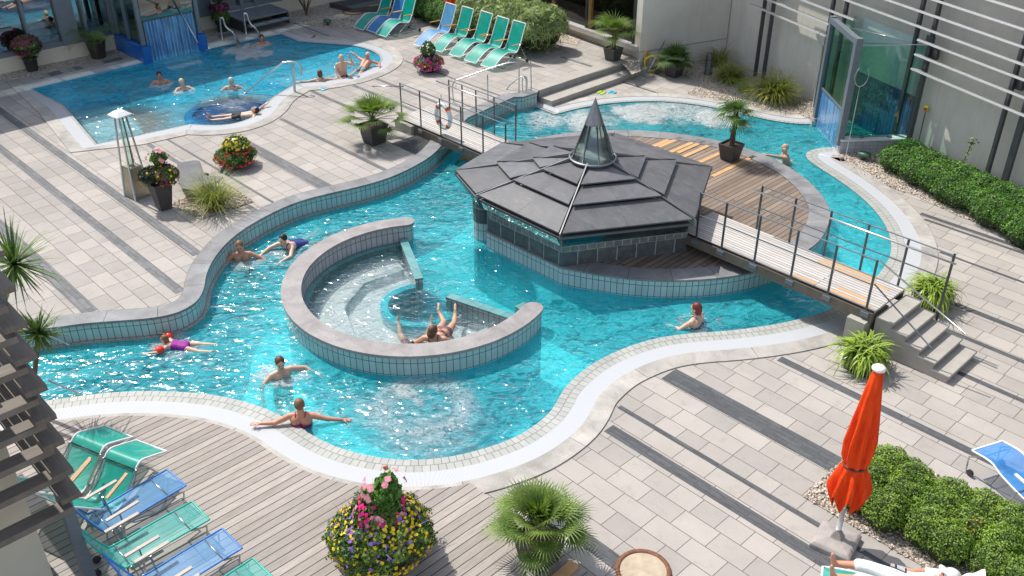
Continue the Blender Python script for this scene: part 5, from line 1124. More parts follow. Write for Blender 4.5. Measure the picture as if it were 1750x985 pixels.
# ================================================================ OTHER OBJECTS
# closed orange parasol
ora = NT('orange_canvas'); vv = ora.co(); n_ = ora.noise(ora.map(vv, (9, 9, 1)), 1.5, 4); OR = ora.fin(ora.ramp(n_, [(.3, (.66, .035, .004)), (.7, (.88, .085, .008))]), .75, 0, ora.bump(n_, .6, .05), .2)
def parasol(loc, top, label, h, base=True):
    t = thing('closed_parasol', loc, label, 'parasol'); tp = V3(top) - V3(loc)
    m = MB(); m.tube([(0, 0, .05), tuple(tp * 1.0)], .026, 12); m.build('pole', M['alu'], t)
    # folded canopy: pleated cloth gathered by a strap
    prof = [(.045, 1.0), (.075, .97), (.11, .86), (.148, .73), (.175, .61), (.165, .53), (.14, .475), (.185, .43), (.235, .35), (.23, .28)]
    n = 48; vs = []
    for i, (r, f) in enumerate(prof):
        c = tp * f
        for k in range(n):
            a = 2 * pi * k / n; pleat = 1 + (.05 if i == 6 else .26 if i > 1 else .08) * cos(8 * a + i * .25) * min(1, i / 4) ; dz = (.16 * cos(8 * a + i * .25) if i == len(prof) - 1 else 0) + (.06 * cos(8 * a + 1) if i == len(prof) - 2 else 0)
            vs.append(c + V3((cos(a) * r * pleat, sin(a) * r * pleat, dz)))
    m = MB(); m.add(vs, [(i * n + k, i * n + (k + 1) % n, (i + 1) * n + (k + 1) % n, (i + 1) * n + k) for i in range(len(prof) - 1) for k in range(n)], smooth=True); m.build('folded_canopy', OR, t)
    rr = .15; c = tp * .478; m = MB(); m.tube([c + V3((cos(2 * pi * k / 20) * rr, sin(2 * pi * k / 20) * rr, .01)) for k in range(20)], .014, 6, closed=True); m.build('strap', M['black'], t)
    m = MB(); m.lathe([(.001, .04), (.06, .036), (.09, .008), (.086, -.015), (.04, -.02)], tuple(tp), 20); m.build('white_cap', M['white'], t)
    if base:
        m = MB(); m.lathe([(.40, 0), (.40, .08), (.34, .12), (.12, .15), (.05, .27), (.03, .27)], n=4, a0=pi / 4 + .2); m.build('base', plain('taupe_base', (.33, .29, .27), .6), t, bevel=.02)
        m = MB(); m.tube([(0, 0, .28), tuple(tp * .22)], .038, 12); m.build('base_sleeve', M['alu'], t)
    return t
pb = P(1428, 925, 0.05); pb.z = 0; tz = 2.9; pt = P(1502, 630, tz)
parasol(pb, pt, 'tall closed orange parasol with a white cap on a grey base beside the boxwood hedge', 2.9)
pb2 = P(758, 48, T); parasol((pb2.x, pb2.y + .45, T), (pb2.x, pb2.y + .5, T + 2.3), 'far closed orange parasol between the low hedge and the blue lounger', 2.2, False)
# pyramid heater
t = thing('patio_heater', P(236, 334, T), 'tall steel pyramid patio heater with a white reflector top', 'patio heater', rz=.15)
HH = 1.98
m = MB(); m.lathe([(.30, 0), (.30, .03), (.22, .74), (.20, .76), (.001, .76)], n=4, a0=pi / 4); m.build('housing', plain('heater_steel', (.40, .37, .28), .35, .8, .1), t)
for k in range(4):
    a = pi / 4 + k * pi / 2; m = MB(); m.tube([(.30 * cos(a), .30 * sin(a), .0), (.12 * cos(a), .12 * sin(a), HH)], .024, 6); m.build('corner_rod', M['steel'], t)
m = MB(); m.lathe([(.06, .76), (.055, HH - .05)], n=16); m.build('glass_tube', M['glass'], t)
m = MB(); m.lathe([(.27, HH), (.27, HH + .02), (.12, HH + .10), (.001, HH + .11)], n=4, a0=pi / 4); m.lathe([(.001, HH), (.27, HH)], n=4, a0=pi / 4); m.build('reflector', M['white'], t)
# flat stone slab beside the gravel
sp = pl([(303, 279), (331, 274), (341, 275), (347, 290), (350, 300), (381, 302), (374, 309), (345, 318), (332, 326), (312, 322), (300, 300)], T + .32)
t = thing('stone_slab', (sp[0].x, sp[0].y, T), 'irregular grey stone slab table lying beside the small gravel bed', 'stone slab'); m = MB()
if sum(sp[i].x * sp[(i + 1) % len(sp)].y - sp[(i + 1) % len(sp)].x * sp[i].y for i in range(len(sp))) < 0: sp.reverse()
m.prism(sp, T + .27, T + .32, bottom=True); m.build('slab', M['roof'], t, True); cx = sum(p.x for p in sp) / len(sp); cy = sum(p.y for p in sp) / len(sp)
m = MB(); m.lathe([(.3, 0), (.25, .15), (.28, .27)], (cx, cy, T), 8); m.build('foot_stone', M['stone'], t, True)
# bollard
t = thing('bollard', P(1210, 128), 'dark round topped bollard lamp on the gravel by the concrete wall', 'bollard'); m = MB(); m.lathe([(.14, 0), (.14, .06), (.125, .07), (.125, .62), (.115, .68), (.06, .72), (.001, .73)], n=20); m.build('body', M['dsteel'], t)
m = MB(); m.lathe([(.13, .5), (.13, .53)], n=20); m.build('ring', M['black'], t)
# hose reel
t = thing('hose_reel', P(1113, 124), 'hose trolley with a coiled yellow hose against the concrete corner wall', 'hose reel', rz=.6)
yel = plain('yellow_hose', (.72, .58, .05), .45)
m = MB(); m.tube([(.26 * cos(i * .35) * (1 - i * .0008), .05 * sin(i * .9), .3 + .26 * sin(i * .35) * (1 - i * .0008)) for i in range(130)], .018, 5); m.build('hose_coil', yel, t)
m = MB(); m.tube([(.26, 0, .1), (.5, .05, .03), (.7, -.1, .03), (.85, .1, .03)], .018, 5); m.build('loose_hose', yel, t)
m = MB()
for y in (-.14, .14): m.tube([(-.1, y, .05), (.35, y, 1.05)], .014, 6)
m.tube([(.35, -.14, 1.05), (.35, .14, 1.05)], .014, 6); m.tube([(.15, -.14, .6), (.15, .14, .6)], .012, 6); m.build('handle_frame', M['steel'], t)
for y in (-.2, .2): m = MB(); m.tube([(.22, y - .02, .1), (.22, y + .02, .1)], .1, 16); m.build('wheel', M['black'], t)
p = P(1101, 119); t = thing('wooden_box', p, 'narrow pale wooden box with a dark symbol standing behind the hose reel', 'box'); m = MB(); m.box((0, 0, .32), (.2, .2, .64)); m.build('body', plain('ply', (.60, .42, .18), .6), t, bevel=.01)
m = MB(); m.tube([(.03, -.104, .25), (-.04, -.104, .3), (.03, -.104, .34), (.0, -.104, .4)], .012, 5); m.build('dark_symbol', M['black'], t)
# shower hoops
for (bx, by), (tx, ty), lab in (((1387, 191), (1390, 78), 'thin steel pole with an open hoop on the gravel left of the glass cabin'), ((1446, 266), (1465, 148), 'thin steel pole with an open hoop in front of the glass cabin')):
    b_ = P(bx, by); n = V3((FW.x, FW.y, 0)).normalized(); tp = PP(tx, ty, b_, n); t = thing('hoop_pole', b_, lab, 'pole', 'steel poles with open hoops')
    m = MB(); m.tube([(0, 0, 0), (0, 0, tp.z)], .014, 8); m.build('pole', M['steel'], t)
    d = V3((RT.x, RT.y, 0)).normalized(); m = MB(); m.tube([(d.x * .17 * sin(a), d.y * .17 * sin(a), tp.z + .26 - .26 * cos(a)) for a in [R(-150 + 10 * i) for i in range(31)]], .010, 6); m.build('hoop', M['steel'], t)
# handrails
def pipe(name, label, px_z, r=.02, cat='handrail', parts=None, group=None):
    pts = [P(a, b, z) for a, b, z in px_z]; t = thing(name, (pts[0].x, pts[0].y, pts[0].z), label, cat, group)
    m = MB(); m.tube(smooth(pts, 5), r, 10); m.build('bent_tube', M['steel'], t, True); return t
b_ = P(504, 158, T); n = V3((FW.x, FW.y, 0)).normalized(); t0 = PP(500, 108, b_, n)
def wpt(px, py, b=b_): return PP(px, py, b, n)
t = thing('pool_handrail', b_, 'curved steel handrail at the edge of the blue pool by the flip flops', 'handrail'); m = MB(); m.tube([b_, wpt(500, 109)], .035, 10); m.build('post', M['steel'], t, True)
m = MB(); m.tube(smooth([wpt(515, 130), wpt(516, 119), wpt(509, 109), wpt(500, 106), wpt(487, 107), wpt(478, 111), wpt(436, 145) , wpt(418, 160)], 4), .026, 8); m.build('bent_tube', M['steel'], t, True)
for (bx, by), pts, lab in (((380, 69), [(376, 36), (378, 31), (381, 32), (384, 42), (388, 48), (394, 53)], 'steel spout jetting water into the blue pool beside the flower pot'), ((421, 60), [(417, 28), (419, 24), (422, 25), (425, 35), (429, 42), (433, 46)], 'steel spout jetting water into the blue pool nearest the platform')):
    b_ = P(bx, by, T); t = thing('water_spout', b_, lab, 'water spout', 'swan neck water spouts'); m = MB(); m.tube(smooth([b_] + [wpt(x, y, b_) for x, y in pts], 4), .035, 10); m.build('swan_neck', M['steel'], t, True)
    e = wpt(*pts[-1], b_); wtr = MB(); land = P(pts[-1][0] + 16, pts[-1][1] + 27, T); wtr.tube([e, e.lerp(land, .5) + V3((0, 0, .12)), land], [.03, .045, .07], 8); wtr.build('water_jet', M['jet'] if 'jet' in M else M.setdefault('jet', m_glass('water_jet', (.85, .93, .95), .35, .2)), t, True)
z = T
def free(name, label, segs, r=.018, group=None, base=None, plane=None):
    b_ = P(*base); t = thing(name, b_, label, 'handrail', group)
    for i, s in enumerate(segs): m = MB(); m.tube(smooth([wpt(x, y, b_) for x, y in s], 4) if len(s) > 2 else [wpt(x, y, b_) for x, y in s], r, 8); m.build('bent_tube' if i == 0 else 'post', M['steel'], t, True)
    return t
free('stair_handrail', 'long bent steel handrail on the terrace between the footbridge and the low steps', [[(778, 192), (775, 170), (773, 150), (777, 140), (787, 135), (850, 113), (878, 107), (885, 110), (887, 120), (887, 160)], [(834, 176), (833, 128)]], base=(834, 176, T))
free('stair_handrail', 'steel grab rail bending down into the water beside the concrete block', [[(841, 203), (855, 172), (868, 150), (885, 135), (897, 131), (901, 140), (898, 178)]], base=(898, 172, .02))
free('stair_handrail', 'upright chrome posts standing on the slate block by the low steps', [[(908, 155), (907, 104)], [(893, 156), (893, 136), (896, 133), (899, 137), (899, 156)]], base=(905, 156, .42))
free('pool_handrail', 'steel rail dipping into the water next to the lower yucca', [[(80, 573), (90, 576), (118, 590)]], base=(118, 593, 0))
free('pool_handrail', 'steel rail curving into the water close to the timber louvres', [[(82, 650), (95, 656), (126, 669), (138, 672)]], base=(138, 673, 0))
# slippers, manholes, plank, garden lights
def slippers(px, py, z, c, lab, nm='flip_flops'):
    t = thing(nm, P(px, py, z), lab, 'flip flops'); mt = plain(lab[:12].replace(' ', '_'), c, .6)
    for s in (-1, 1):
        m = MB(); m.lathe([(.001, 0), (.05, 0), (.052, .02), (.001, .022)], (0, 0, 0), 12); m.v = [(x + s * .07, y * 2.4, z_) for x, y, z_ in m.v]; m.build('sole', mt, t)
        m = MB(); m.tube([(s * .07 - .045, -.01, .02), (s * .07, .05, .05), (s * .07 + .045, -.01, .02)], .008, 5); m.build('strap', mt, t)
slippers(552, 153, T, (.25, .60, .68), 'pale blue flip flops on the paving beside the blue pool'); slippers(1028, 159, 0, (.50, .75, .05), 'lime green flip flops at the far rim of the round whirlpool'); slippers(1046, 159, 0, (.05, .55, .70), 'turquoise flip flops at the far rim of the round whirlpool')
for px, py, z, r_, lab, lid in ((1099, 976, 0, .38, 'round manhole cover with a rusty rim in the paving at the bottom', (.44, .36, .26)), (604, 21, T, .42, 'oval looking rusty manhole cover in the far gravel bed', (.28, .18, .12))):
    t = thing('manhole_cover', P(px, py, z + .012), lab, 'manhole cover'); rust = plain('rusty_iron', (.20, .085, .05), .85, .1, .4, 20, .6)
    m = MB(); m.lathe([(r_, 0), (r_, .022), (r_ * .84, .022), (r_ * .84, .014)], n=40); m.build('iron_rim', rust, t); m = MB(); m.lathe([(r_ * .84, .012), (.001, .012)], n=40); m.build('lid', plain('manhole_lid', lid, .85, 0, .2, 6), t)
a, b = P(982, 964, .05), P(940, 1000, .05); t = thing('timber_plank', ((a + b) / 2), 'loose orange brown timber plank lying on the paving by the potted palm', 'plank'); m = MB(); m.bar(a, b + (b - a) * .3, .16, .05); m.build('board', M['neworange'], t, True, .004)
for px, py, z, lab in ((560, 44, T, 'small green garden spotlight on the far gravel'), (1475, 274, 0, 'small green garden spotlight on the gravel at the hedge end')):
    t = thing('garden_spotlight', P(px, py, z), lab, 'spotlight', 'green garden spotlights'); gm = plain('green_metal', (.04, .12, .07), .5)
    m = MB(); m.lathe([(.05, 0), (.04, .1)], n=10); m.build('stem', M['black'], t); m = MB(); m.lathe([(.08, .1), (.12, .13), (.12, .2), (.001, .22)], n=14); m.v = [(x * 1.5, y, z_) for x, y, z_ in m.v]; m.build('housing', gm, t)
# ================================================================ PEOPLE
def skin(name, c):
    t = NT(name); v = t.co(); n = t.noise(v, 9, 4); t.fin(t.ramp(n, [(.3, tuple(x * .86 for x in c)), (.7, tuple(min(1, x * 1.1) for x in c))]), .45, 0, None, .45)
    t.b.inputs['Subsurface Weight'].default_value = .08; t.b.inputs['Subsurface Radius'].default_value = (.02, .008, .004); return t.m
SK = dict(tan=skin('tanned_skin', (.50, .24, .13)), fair=skin('fair_skin', (.66, .42, .31)), red=skin('sunburnt_skin', (.60, .28, .18)), mid=skin('warm_skin', (.56, .33, .22)))
HR = dict(dark=plain('dark_hair', (.018, .012, .01), .55, 0, .4, 40), brown=plain('brown_hair', (.10, .045, .02), .55, 0, .4, 40), blond=plain('blond_hair', (.62, .50, .28), .55, 0, .25, 40), grey=plain('grey_hair', (.55, .53, .49), .6, 0, .2, 40), auburn=plain('auburn_hair', (.16, .02, .012), .5, 0, .4, 40), lbrown=plain('light_brown_hair', (.20, .10, .045), .55, 0, .4, 40))
def cloth(name, c, c2=None, sc=30):
    t = NT(name); v = t.co(); n = t.noise(v, sc, 2); t.fin(t.ramp(n, [(.48, c), (.54, c2 or tuple(x * .8 for x in c))]), .7); return t.m
def capsule(mb, a, b, ra, rb, n=12):
    a, b = V3(a), V3(b); d = b - a; L = d.length
    if L < 1e-5: d = V3((0, 0, 1)); L = 1e-5
    d = d / L; path = []; rs = []
    for k in range(4): t = pi / 2 * k / 4; path.append(a - d * ra * cos(t)); rs.append(max(ra * sin(t), ra * .08))
    for k in range(5): f = k / 4; path.append(a + d * L * f); rs.append(ra + (rb - ra) * f)
    for k in range(1, 5): t = pi / 2 * k / 4; path.append(b + d * rb * sin(t)); rs.append(max(rb * cos(t), rb * .08))
    mb.tube(path, rs, n)
def ellip(mb, c, r, m=None, n=14):
    vs = []; 
    for i in range(9):
        a = pi * i / 8; s = max(sin(a), .02)
        for k in range(n):
            p = V3((r[0] * s * cos(2 * pi * k / n), r[1] * s * sin(2 * pi * k / n), -r[2] * cos(a)))
            vs.append((m @ p if m is not None else p) + V3(c))
    mb.add(vs, [(i * n + k, i * n + (k + 1) % n, (i + 1) * n + (k + 1) % n, (i + 1) * n + k) for i in range(8) for k in range(n)] + [tuple(reversed(range(n))), tuple(range(8 * n, 9 * n))])
def remesh(mb, name, mat, parent, vox, sm=3):
    o = mb.build('tmp_' + name, mat); r = o.modifiers.new('r', 'REMESH'); r.mode = 'VOXEL'; r.voxel_size = vox; r.use_smooth_shade = True
    s_ = o.modifiers.new('s', 'SMOOTH'); s_.factor = .5; s_.iterations = sm
    dg = bpy.context.evaluated_depsgraph_get(); me = bpy.data.meshes.new_from_object(o.evaluated_get(dg)); me.name = name
    old = o.data; bpy.data.objects.remove(o); bpy.data.meshes.remove(old)
    q = bpy.data.objects.new(name, me); COL.objects.link(q); me.materials.clear(); me.materials.append(mat)
    if parent is not None: q.parent = parent
    return q
def hand(mb, w, d, up_, side, sp=.5, s=1.0):         # wrist point, pointing direction, back-of-hand normal, thumb side (+1/-1)
    d = V3(d).normalized(); n = V3(up_); n = (n - d * n.dot(d)).normalized(); x = d.cross(n) * side
    pc = V3(w) + d * .05 * s; m = Matrix(((x.x, d.x, n.x), (x.y, d.y, n.y), (x.z, d.z, n.z)))
    ellip(mb, pc, (.040 * s, .055 * s, .019 * s), m, 10)
    for i, (o, L, a) in enumerate(((.030, .068, .22), (.011, .078, .07), (-.010, .072, -.08), (-.030, .056, -.24))):
        b = pc + d * .042 * s + x * o * s; dd = (d + x * a * sp * 2).normalized(); k = b + dd * L * .55 * s; e = k + (dd - n * .35).normalized() * L * .5 * s
        capsule(mb, b, k, .0098 * s, .0092 * s, 7); capsule(mb, k, e, .0092 * s, .0078 * s, 7)
    b = pc + x * .030 * s - d * .02 * s; k = b + (x * .8 + d * .7).normalized() * .04 * s; e = k + (x * .35 + d).normalized() * .03 * s
    capsule(mb, b, k, .012 * s, .011 * s, 7); capsule(mb, k, e, .011 * s, .009 * s, 7)
def person(label, loc, face, hd=(0, 0), tor=(0, 0, -1), nz=.16, aL=None, aR=None, lL=None, lR=None, sk='fair', hair='dark', hstyle='short', suit=None, suitk='trunks', s=1.0, group=None, vox=.0105, hands=True, extra=None):
    """local frame: x ahead, y left, z up, origin on the water below the neck; tor = neck -> pelvis"""
    t = thing('person', loc, label, 'person', group, face)
    tor = V3(tor).normalized(); nk = V3((0, 0, nz)); side = V3((0, 1, 0)); fwd = side.cross(-tor).normalized()  # chest direction
    if fwd.x < 0 and abs(tor.z) > .3: fwd = -fwd
    mb = MB()
    sh = .185 * s; hp = .10 * s; chest = nk + tor * .13 * s; waist = nk + tor * .36 * s; pel = nk + tor * .52 * s
    S_ = {+1: nk + tor * .055 * s + side * sh, -1: nk + tor * .055 * s - side * sh}
    # torso
    capsule(mb, nk + tor * .07 * s + side * .10 * s, nk + tor * .07 * s - side * .10 * s, .065 * s, .065 * s)
    for sg in (1, -1):
        capsule(mb, nk + tor * .03 * s, S_[sg], .05 * s, .056 * s); capsule(mb, nk + tor * .12 * s + side * sg * .08 * s, waist + side * sg * .055 * s, .108 * s, .096 * s); capsule(mb, waist + side * sg * .055 * s, pel + side * sg * .07 * s, .098 * s, .108 * s)
        if suitk in ('suit', 'bikini'): ellip(mb, nk + tor * .2 * s + side * sg * .075 * s + fwd * .075 * s, (.06 * s, .06 * s, .06 * s))
    capsule(mb, nk + tor * .06 * s, nk - tor * .0 * s + V3((.01, 0, .06)) * s, .062 * s, .056 * s)
    # head
    yaw, pit = hd; hm = Matrix.Rotation(yaw, 3, 'Z') @ Matrix.Rotation(pit, 3, 'Y')
    hc = nk + V3((.02, 0, .148)) * s
    ellip(mb, hc + hm @ V3((-.005, 0, .015)) * s, (.098 * s, .078 * s, .108 * s), hm, 18); ellip(mb, hc + hm @ V3((.022, 0, -.055)) * s, (.066 * s, .058 * s, .062 * s), hm, 14)
    ellip(mb, hc + hm @ V3((.098, 0, -.012)) * s, (.016 * s, .012 * s, .024 * s), hm, 8); ellip(mb, hc + hm @ V3((.082, 0, .028)) * s, (.016 * s, .045 * s, .010 * s), hm, 8)
    ellip(mb, hc + hm @ V3((.086, 0, -.052)) * s, (.010 * s, .022 * s, .008 * s), hm, 8)
    for sg in (1, -1): ellip(mb, hc + hm @ V3((-.005, .080 * sg, -.005)) * s, (.018 * s, .010 * s, .030 * s), hm, 8)
    # arms: (upper dir, fore dir)
    for sg, A in ((1, aL), (-1, aR)):
        if A is None: A = ((0, .3 * sg, -1), (.3, 0, -1))
        e = S_[sg] + V3(A[0]).normalized() * .262 * s; w = e + V3(A[1]).normalized() * .232 * s
        capsule(mb, S_[sg], e, .055 * s, .042 * s); capsule(mb, e, w, .043 * s, .028 * s)
        if hands: hand(mb, w, A[2] if len(A) > 2 else A[1], (0, 0, 1) if abs(V3(A[1]).normalized().z) < .8 else (1, 0, 0), sg * -1, .5, s)
    for sg, L_ in ((1, lL), (-1, lR)):
        if L_ is None: L_ = (tuple(tor + side * sg * .06), tuple(tor))
        h0 = pel + side * sg * .09 * s; k = h0 + V3(L_[0]).normalized() * .43 * s; a = k + V3(L_[1]).normalized() * .41 * s
        capsule(mb, h0, k, .090 * s, .058 * s); capsule(mb, k, k.lerp(a, .35), .057 * s, .056 * s); capsule(mb, k.lerp(a, .35), a, .056 * s, .036 * s)
        fd = V3(L_[2]).normalized() if len(L_) > 2 else (V3(L_[1]).normalized() * .5 + fwd * .8).normalized()
        capsule(mb, a - fd * .03 * s, a + fd * .13 * s, .037 * s, .03 * s); capsule(mb, a + fd * .12 * s, a + fd * .17 * s, .034 * s, .022 * s)
    remesh(mb, 'body', SK[sk], t, vox * max(s, .8))
    # eyes and mouth
    ey = MB()
    for sg in (1, -1): ellip(ey, hc + hm @ V3((.089, .032 * sg, .010)) * s, (.010 * s, .014 * s, .007 * s), hm, 8)
    ey.build('eyes', M['black'], t)
    mo = MB(); ellip(mo, hc + hm @ V3((.093, 0, -.053)) * s, (.006 * s, .022 * s, .006 * s), hm, 8); mo.build('lips', LIPS, t)
    # hair
    if hstyle != 'bald':
        hb = MB(); ellip(hb, hc + hm @ V3((-.022, 0, .035)) * s, (.103 * s, .088 * s, .105 * s), hm, 18)
        if hstyle in ('bob', 'long'): ellip(hb, hc + hm @ V3((-.045, 0, -.03)) * s, (.080 * s, .09 * s, .10 * s), hm, 14)
        if hstyle == 'long': ellip(hb, hc + hm @ V3((-.085, 0, -.10)) * s, (.04 * s, .05 * s, .12 * s), hm, 12)
        if hstyle == 'rim': hb = MB(); [ellip(hb, hc + hm @ V3((-.06 if k == 0 else -.03, .055 * k, -.005)) * s, (.052 * s, .042 * s, .045 * s), hm, 12) for k in (-1, 0, 1)]
        remesh(hb, 'hair', HR[hair], t, .011 * s, 1)
    if suit is not None:
        cb = MB()
        for sg in (1, -1):
            if suitk in ('suit', 'bikini', 'trunks'): capsule(cb, pel + side * sg * .06 * s - tor * .06 * s, pel + side * sg * .072 * s + tor * .03 * s, .108 * s, .116 * s)
            if suitk == 'trunks' or suitk == 'shorts':
                L_ = (lL if sg > 0 else lR); dd = V3(L_[0]).normalized() if L_ else tor
                h0 = pel + side * sg * .09 * s; capsule(cb, h0, h0 + dd * (.16 if suitk == 'trunks' else .36) * s, .102 * s, .092 * s)
            if suitk == 'suit':
                capsule(cb, nk + tor * .20 * s + side * sg * .07 * s, waist + side * sg * .055 * s, .112 * s, .102 * s); capsule(cb, waist + side * sg * .055 * s, pel + side * sg * .07 * s, .104 * s, .116 * s)
            if suitk in ('suit', 'bikini'): ellip(cb, nk + tor * .2 * s + side * sg * .075 * s + fwd * .078 * s, (.065 * s, .065 * s, .062 * s))
            if suitk == 'bikini': capsule(cb, nk + tor * .21 * s + side * .1 * s, nk + tor * .21 * s - side * .1 * s, .104 * s, .104 * s)
        remesh(cb, 'swimwear', suit, t, .012 * s, 1)
        if suitk in ('suit', 'bikini'):
            sb = MB()
            for sg in (1, -1): sb.tube(smooth([nk + tor * .16 * s + side * sg * .09 * s + fwd * .112 * s, nk + tor * .02 * s + side * sg * .085 * s + fwd * .055 * s, nk - tor * .012 * s + side * sg * .085 * s, nk + tor * .03 * s + side * sg * .08 * s - fwd * .062 * s, nk + tor * .2 * s + side * sg * .06 * s - fwd * .108 * s], 4), .010 * s, 6)
            sb.build('straps', suit if extra is None else extra, t)
    return t
LIPS = plain('lips', (.35, .1, .08), .5)
def sdir(px, py, dx, dy, z=0):                        # world heading of a direction seen in the photo
    d = P(px + dx, py + dy, z) - P(px, py, z); return atan2(d.y, d.x)
navy = cloth('navy_swimsuit', (.02, .03, .16), (.05, .08, .3)); mag = cloth('magenta_patterned_swimsuit', (.30, .02, .12), (.06, .02, .14), 45); flo = cloth('floral_swimsuit', (.35, .12, .10), (.08, .05, .10), 40); bw = cloth('black_white_swimsuit', (.02, .03, .05), (.35, .45, .55), 25); purp = cloth('purple_swimsuit', (.32, .02, .30)); blk = cloth('black_trunks', (.015, .015, .02)); redm = cloth('red_straps', (.6, .02, .04)); pat = cloth('patterned_trunks', (.25, .30, .32), (.05, .06, .08), 30)
HZ = (.45, 0, -.1)
# --- main pool
person('sunburnt man wading with spread arms in the pool left of the curved tub', P(413, 442), sdir(413, 442, -4, 30), (0, .15), (-.25, 0, -1), .15, aL=((.1, 1, -.55), (.5, .8, -.3)), aR=((.3, -.7, -.7), (.7, -.1, -.6)), sk='red', hair='lbrown', suit=blk)
person('dark haired woman in a navy swimsuit swimming towards the man at the curved tub', P(487, 427), sdir(487, 427, -26, 14), (.2, .1), (-.95, 0, -.35), .10, aL=((.8, .6, -.3), (.9, -.2, -.15)), aR=((.9, -.5, -.25), (1, .1, -.15)), lL=((-1, .3, -.3), (-1, -.1, .1)), lR=((-1, -.4, -.3), (-1, 0, .1)), sk='fair', hair='dark', suit=navy, suitk='suit')
person('small child in a purple swimsuit swimming with red inflatable armbands', P(284, 590), sdir(284, 590, -30, -1), (.0, .0), (-1, 0, -.12), .03, aL=((.4, .9, .05), (.9, .2, .0)), aR=((.4, -.9, .05), (.8, -.2, .0)), lL=((-1, .2, -.1), (-1, 0, .0)), lR=((-1, -.2, -.1), (-1, 0, .0)), sk='fair', hair='lbrown', hstyle='long', suit=purp, suitk='suit', s=.68)
kid = [o for o in COL.objects if o.get('label', '').startswith('small child')][0]
ab = plain('armband_red', (.85, .04, .02), .3)
for sg in (1, -1):
    m = MB(); c = V3((.03, .23 * sg, .045)); d = V3((.4, .9 * sg, .05)).normalized(); m.tube([c - d * .07, c - d * .06, c - d * .02, c + d * .02, c + d * .06, c + d * .07], [.04, .068, .076, .076, .068, .04], 14); o = m.build('armband', ab, kid)
person('brown haired man wading below the curved tub with both arms held out', P(481, 640), sdir(481, 640, 20, 22), (-.2, .1), (-.1, 0, -1), .10, aL=((.2, 1, -.25), (.7, .5, -.35)), aR=((.1, -.8, -.55), (.75, -.3, -.5)), sk='fair', hair='brown', suit=blk)
person('woman in a magenta swimsuit seen from behind leaning back to the white pool rim', P(516, 722), sdir(516, 722, 8, -30), (.0, .0), (-.12, 0, -1), .20, aL=((-.35, 1, -.35), (-.1, .9, .05)), aR=((.05, -1, -.35), (.15, -1, -.2)), sk='red', hair='lbrown', suit=mag, suitk='suit', extra=redm)
person('red haired woman in a black and white swimsuit walking in the channel under the stairs', P(1188, 553), sdir(1188, 553, -26, -10), (.15, .1), (-.15, 0, -1), .18, aL=((.6, .5, -.6), (.9, -.3, -.2)), aR=((.5, -.5, -.7), (.9, .2, -.3)), sk='fair', hair='auburn', hstyle='bob', suit=bw, suitk='suit')
person('person with legs apart lying against the tub wall in floral swimwear', P(704, 610, -.05), sdir(704, 610, 2, -30), (0, -.2), (.90, 0, -.30), .05, aL=((.2, .8, -.4), (.6, .2, -.3)), aR=((.2, -.8, -.4), (.6, -.2, -.3)), lL=((1, .42, -.08), (1, .15, -.02), (.6, .1, .8)), lR=((1, -.42, -.08), (1, -.15, -.02), (.6, -.1, .8)), sk='fair', hair='dark', suit=flo)
person('brown haired woman in a patterned bikini lying sideways in the tub', P(741, 592, 0), sdir(741, 592, 8, -26), (-.5, .35), (.85, -.15, -.30), .16, aL=((.35, .6, -.6), (.5, .4, -.5)), aR=((.3, -.6, -.5), (.5, -.3, -.5)), lL=((1, -.1, -.12), (1, .45, -.02), (.8, .1, .5)), lR=((1, -.15, -.12), (1, .1, -.02), (.8, .1, .5)), sk='mid', hair='brown', hstyle='bob', suit=flo, suitk='bikini')
person('dark haired swimmer whose head shows in the shade between footbridge and pavilion', P(806, 273), sdir(806, 273, -20, 20), (0, 0), (-.3, 0, -1), .10, aL=((.5, .6, -.5), (1, 0, -.1)), aR=((.5, -.6, -.5), (1, 0, -.1)), sk='tan', hair='dark', suit=blk)
person('white haired man leaning on the slate rim of the island', P(1339, 276), sdir(1339, 276, -30, -2), (-.6, 0), (-.3, 0, -1), .22, aL=((.9, .25, .2), (1, .0, .15)), aR=((.3, -.4, -.8), (.6, 0, -.7)), sk='mid', hair='grey', hstyle='rim', suit=blk)
# --- blue pool
def bp(px, py): return P(px, py, T - .03)
person('dark haired woman facing the terrace in the blue pool near the glass cabin', bp(275, 142), sdir(275, 142, 4, 20, T), (0, 0), (0, 0, -1), .10, aL=((.4, .9, -.6), (.9, -.2, -.1)), aR=((.4, -.9, -.6), (.9, .2, -.1)), sk='tan', hair='dark', suit=bw, suitk='suit', s=.92)
person('blond swimmer with bent arms in the middle of the blue pool', bp(313, 153), sdir(313, 153, 14, 14, T), (.2, 0), (-.1, 0, -1), .08, aL=((.7, .6, -.3), (.8, -.5, 0)), aR=((.6, -.6, -.4), (.9, .2, -.1)), sk='fair', hair='blond', suit=navy, suitk='suit', s=.92)
person('grey haired woman wading with low spread arms above the round blue whirlpool', bp(397, 152), sdir(397, 152, 0, 20, T), (0, .1), (-.1, 0, -1), .10, aL=((.2, .9, -.5), (.7, .5, -.4)), aR=((.2, -.9, -.5), (.7, -.4, -.4)), sk='fair', hair='grey', hstyle='bob', suit=bw, suitk='suit', s=.92)
person('bather floating on the back at the pool rim with one hand on the edge', bp(438, 197), sdir(438, 197, -30, 2, T), (0, -1.3), (1, 0, -.05), .02, aL=((.1, .6, -.3), (.9, .3, -.1)), aR=((-.5, -.7, .1), (-.6, -.5, .3)), lL=((1, .12, -.05), (1, 0, .0), (.5, 0, .8)), lR=((1, -.12, -.05), (1, 0, .0), (.5, 0, .8)), sk='fair', hair='dark', suit=blk, s=.92)
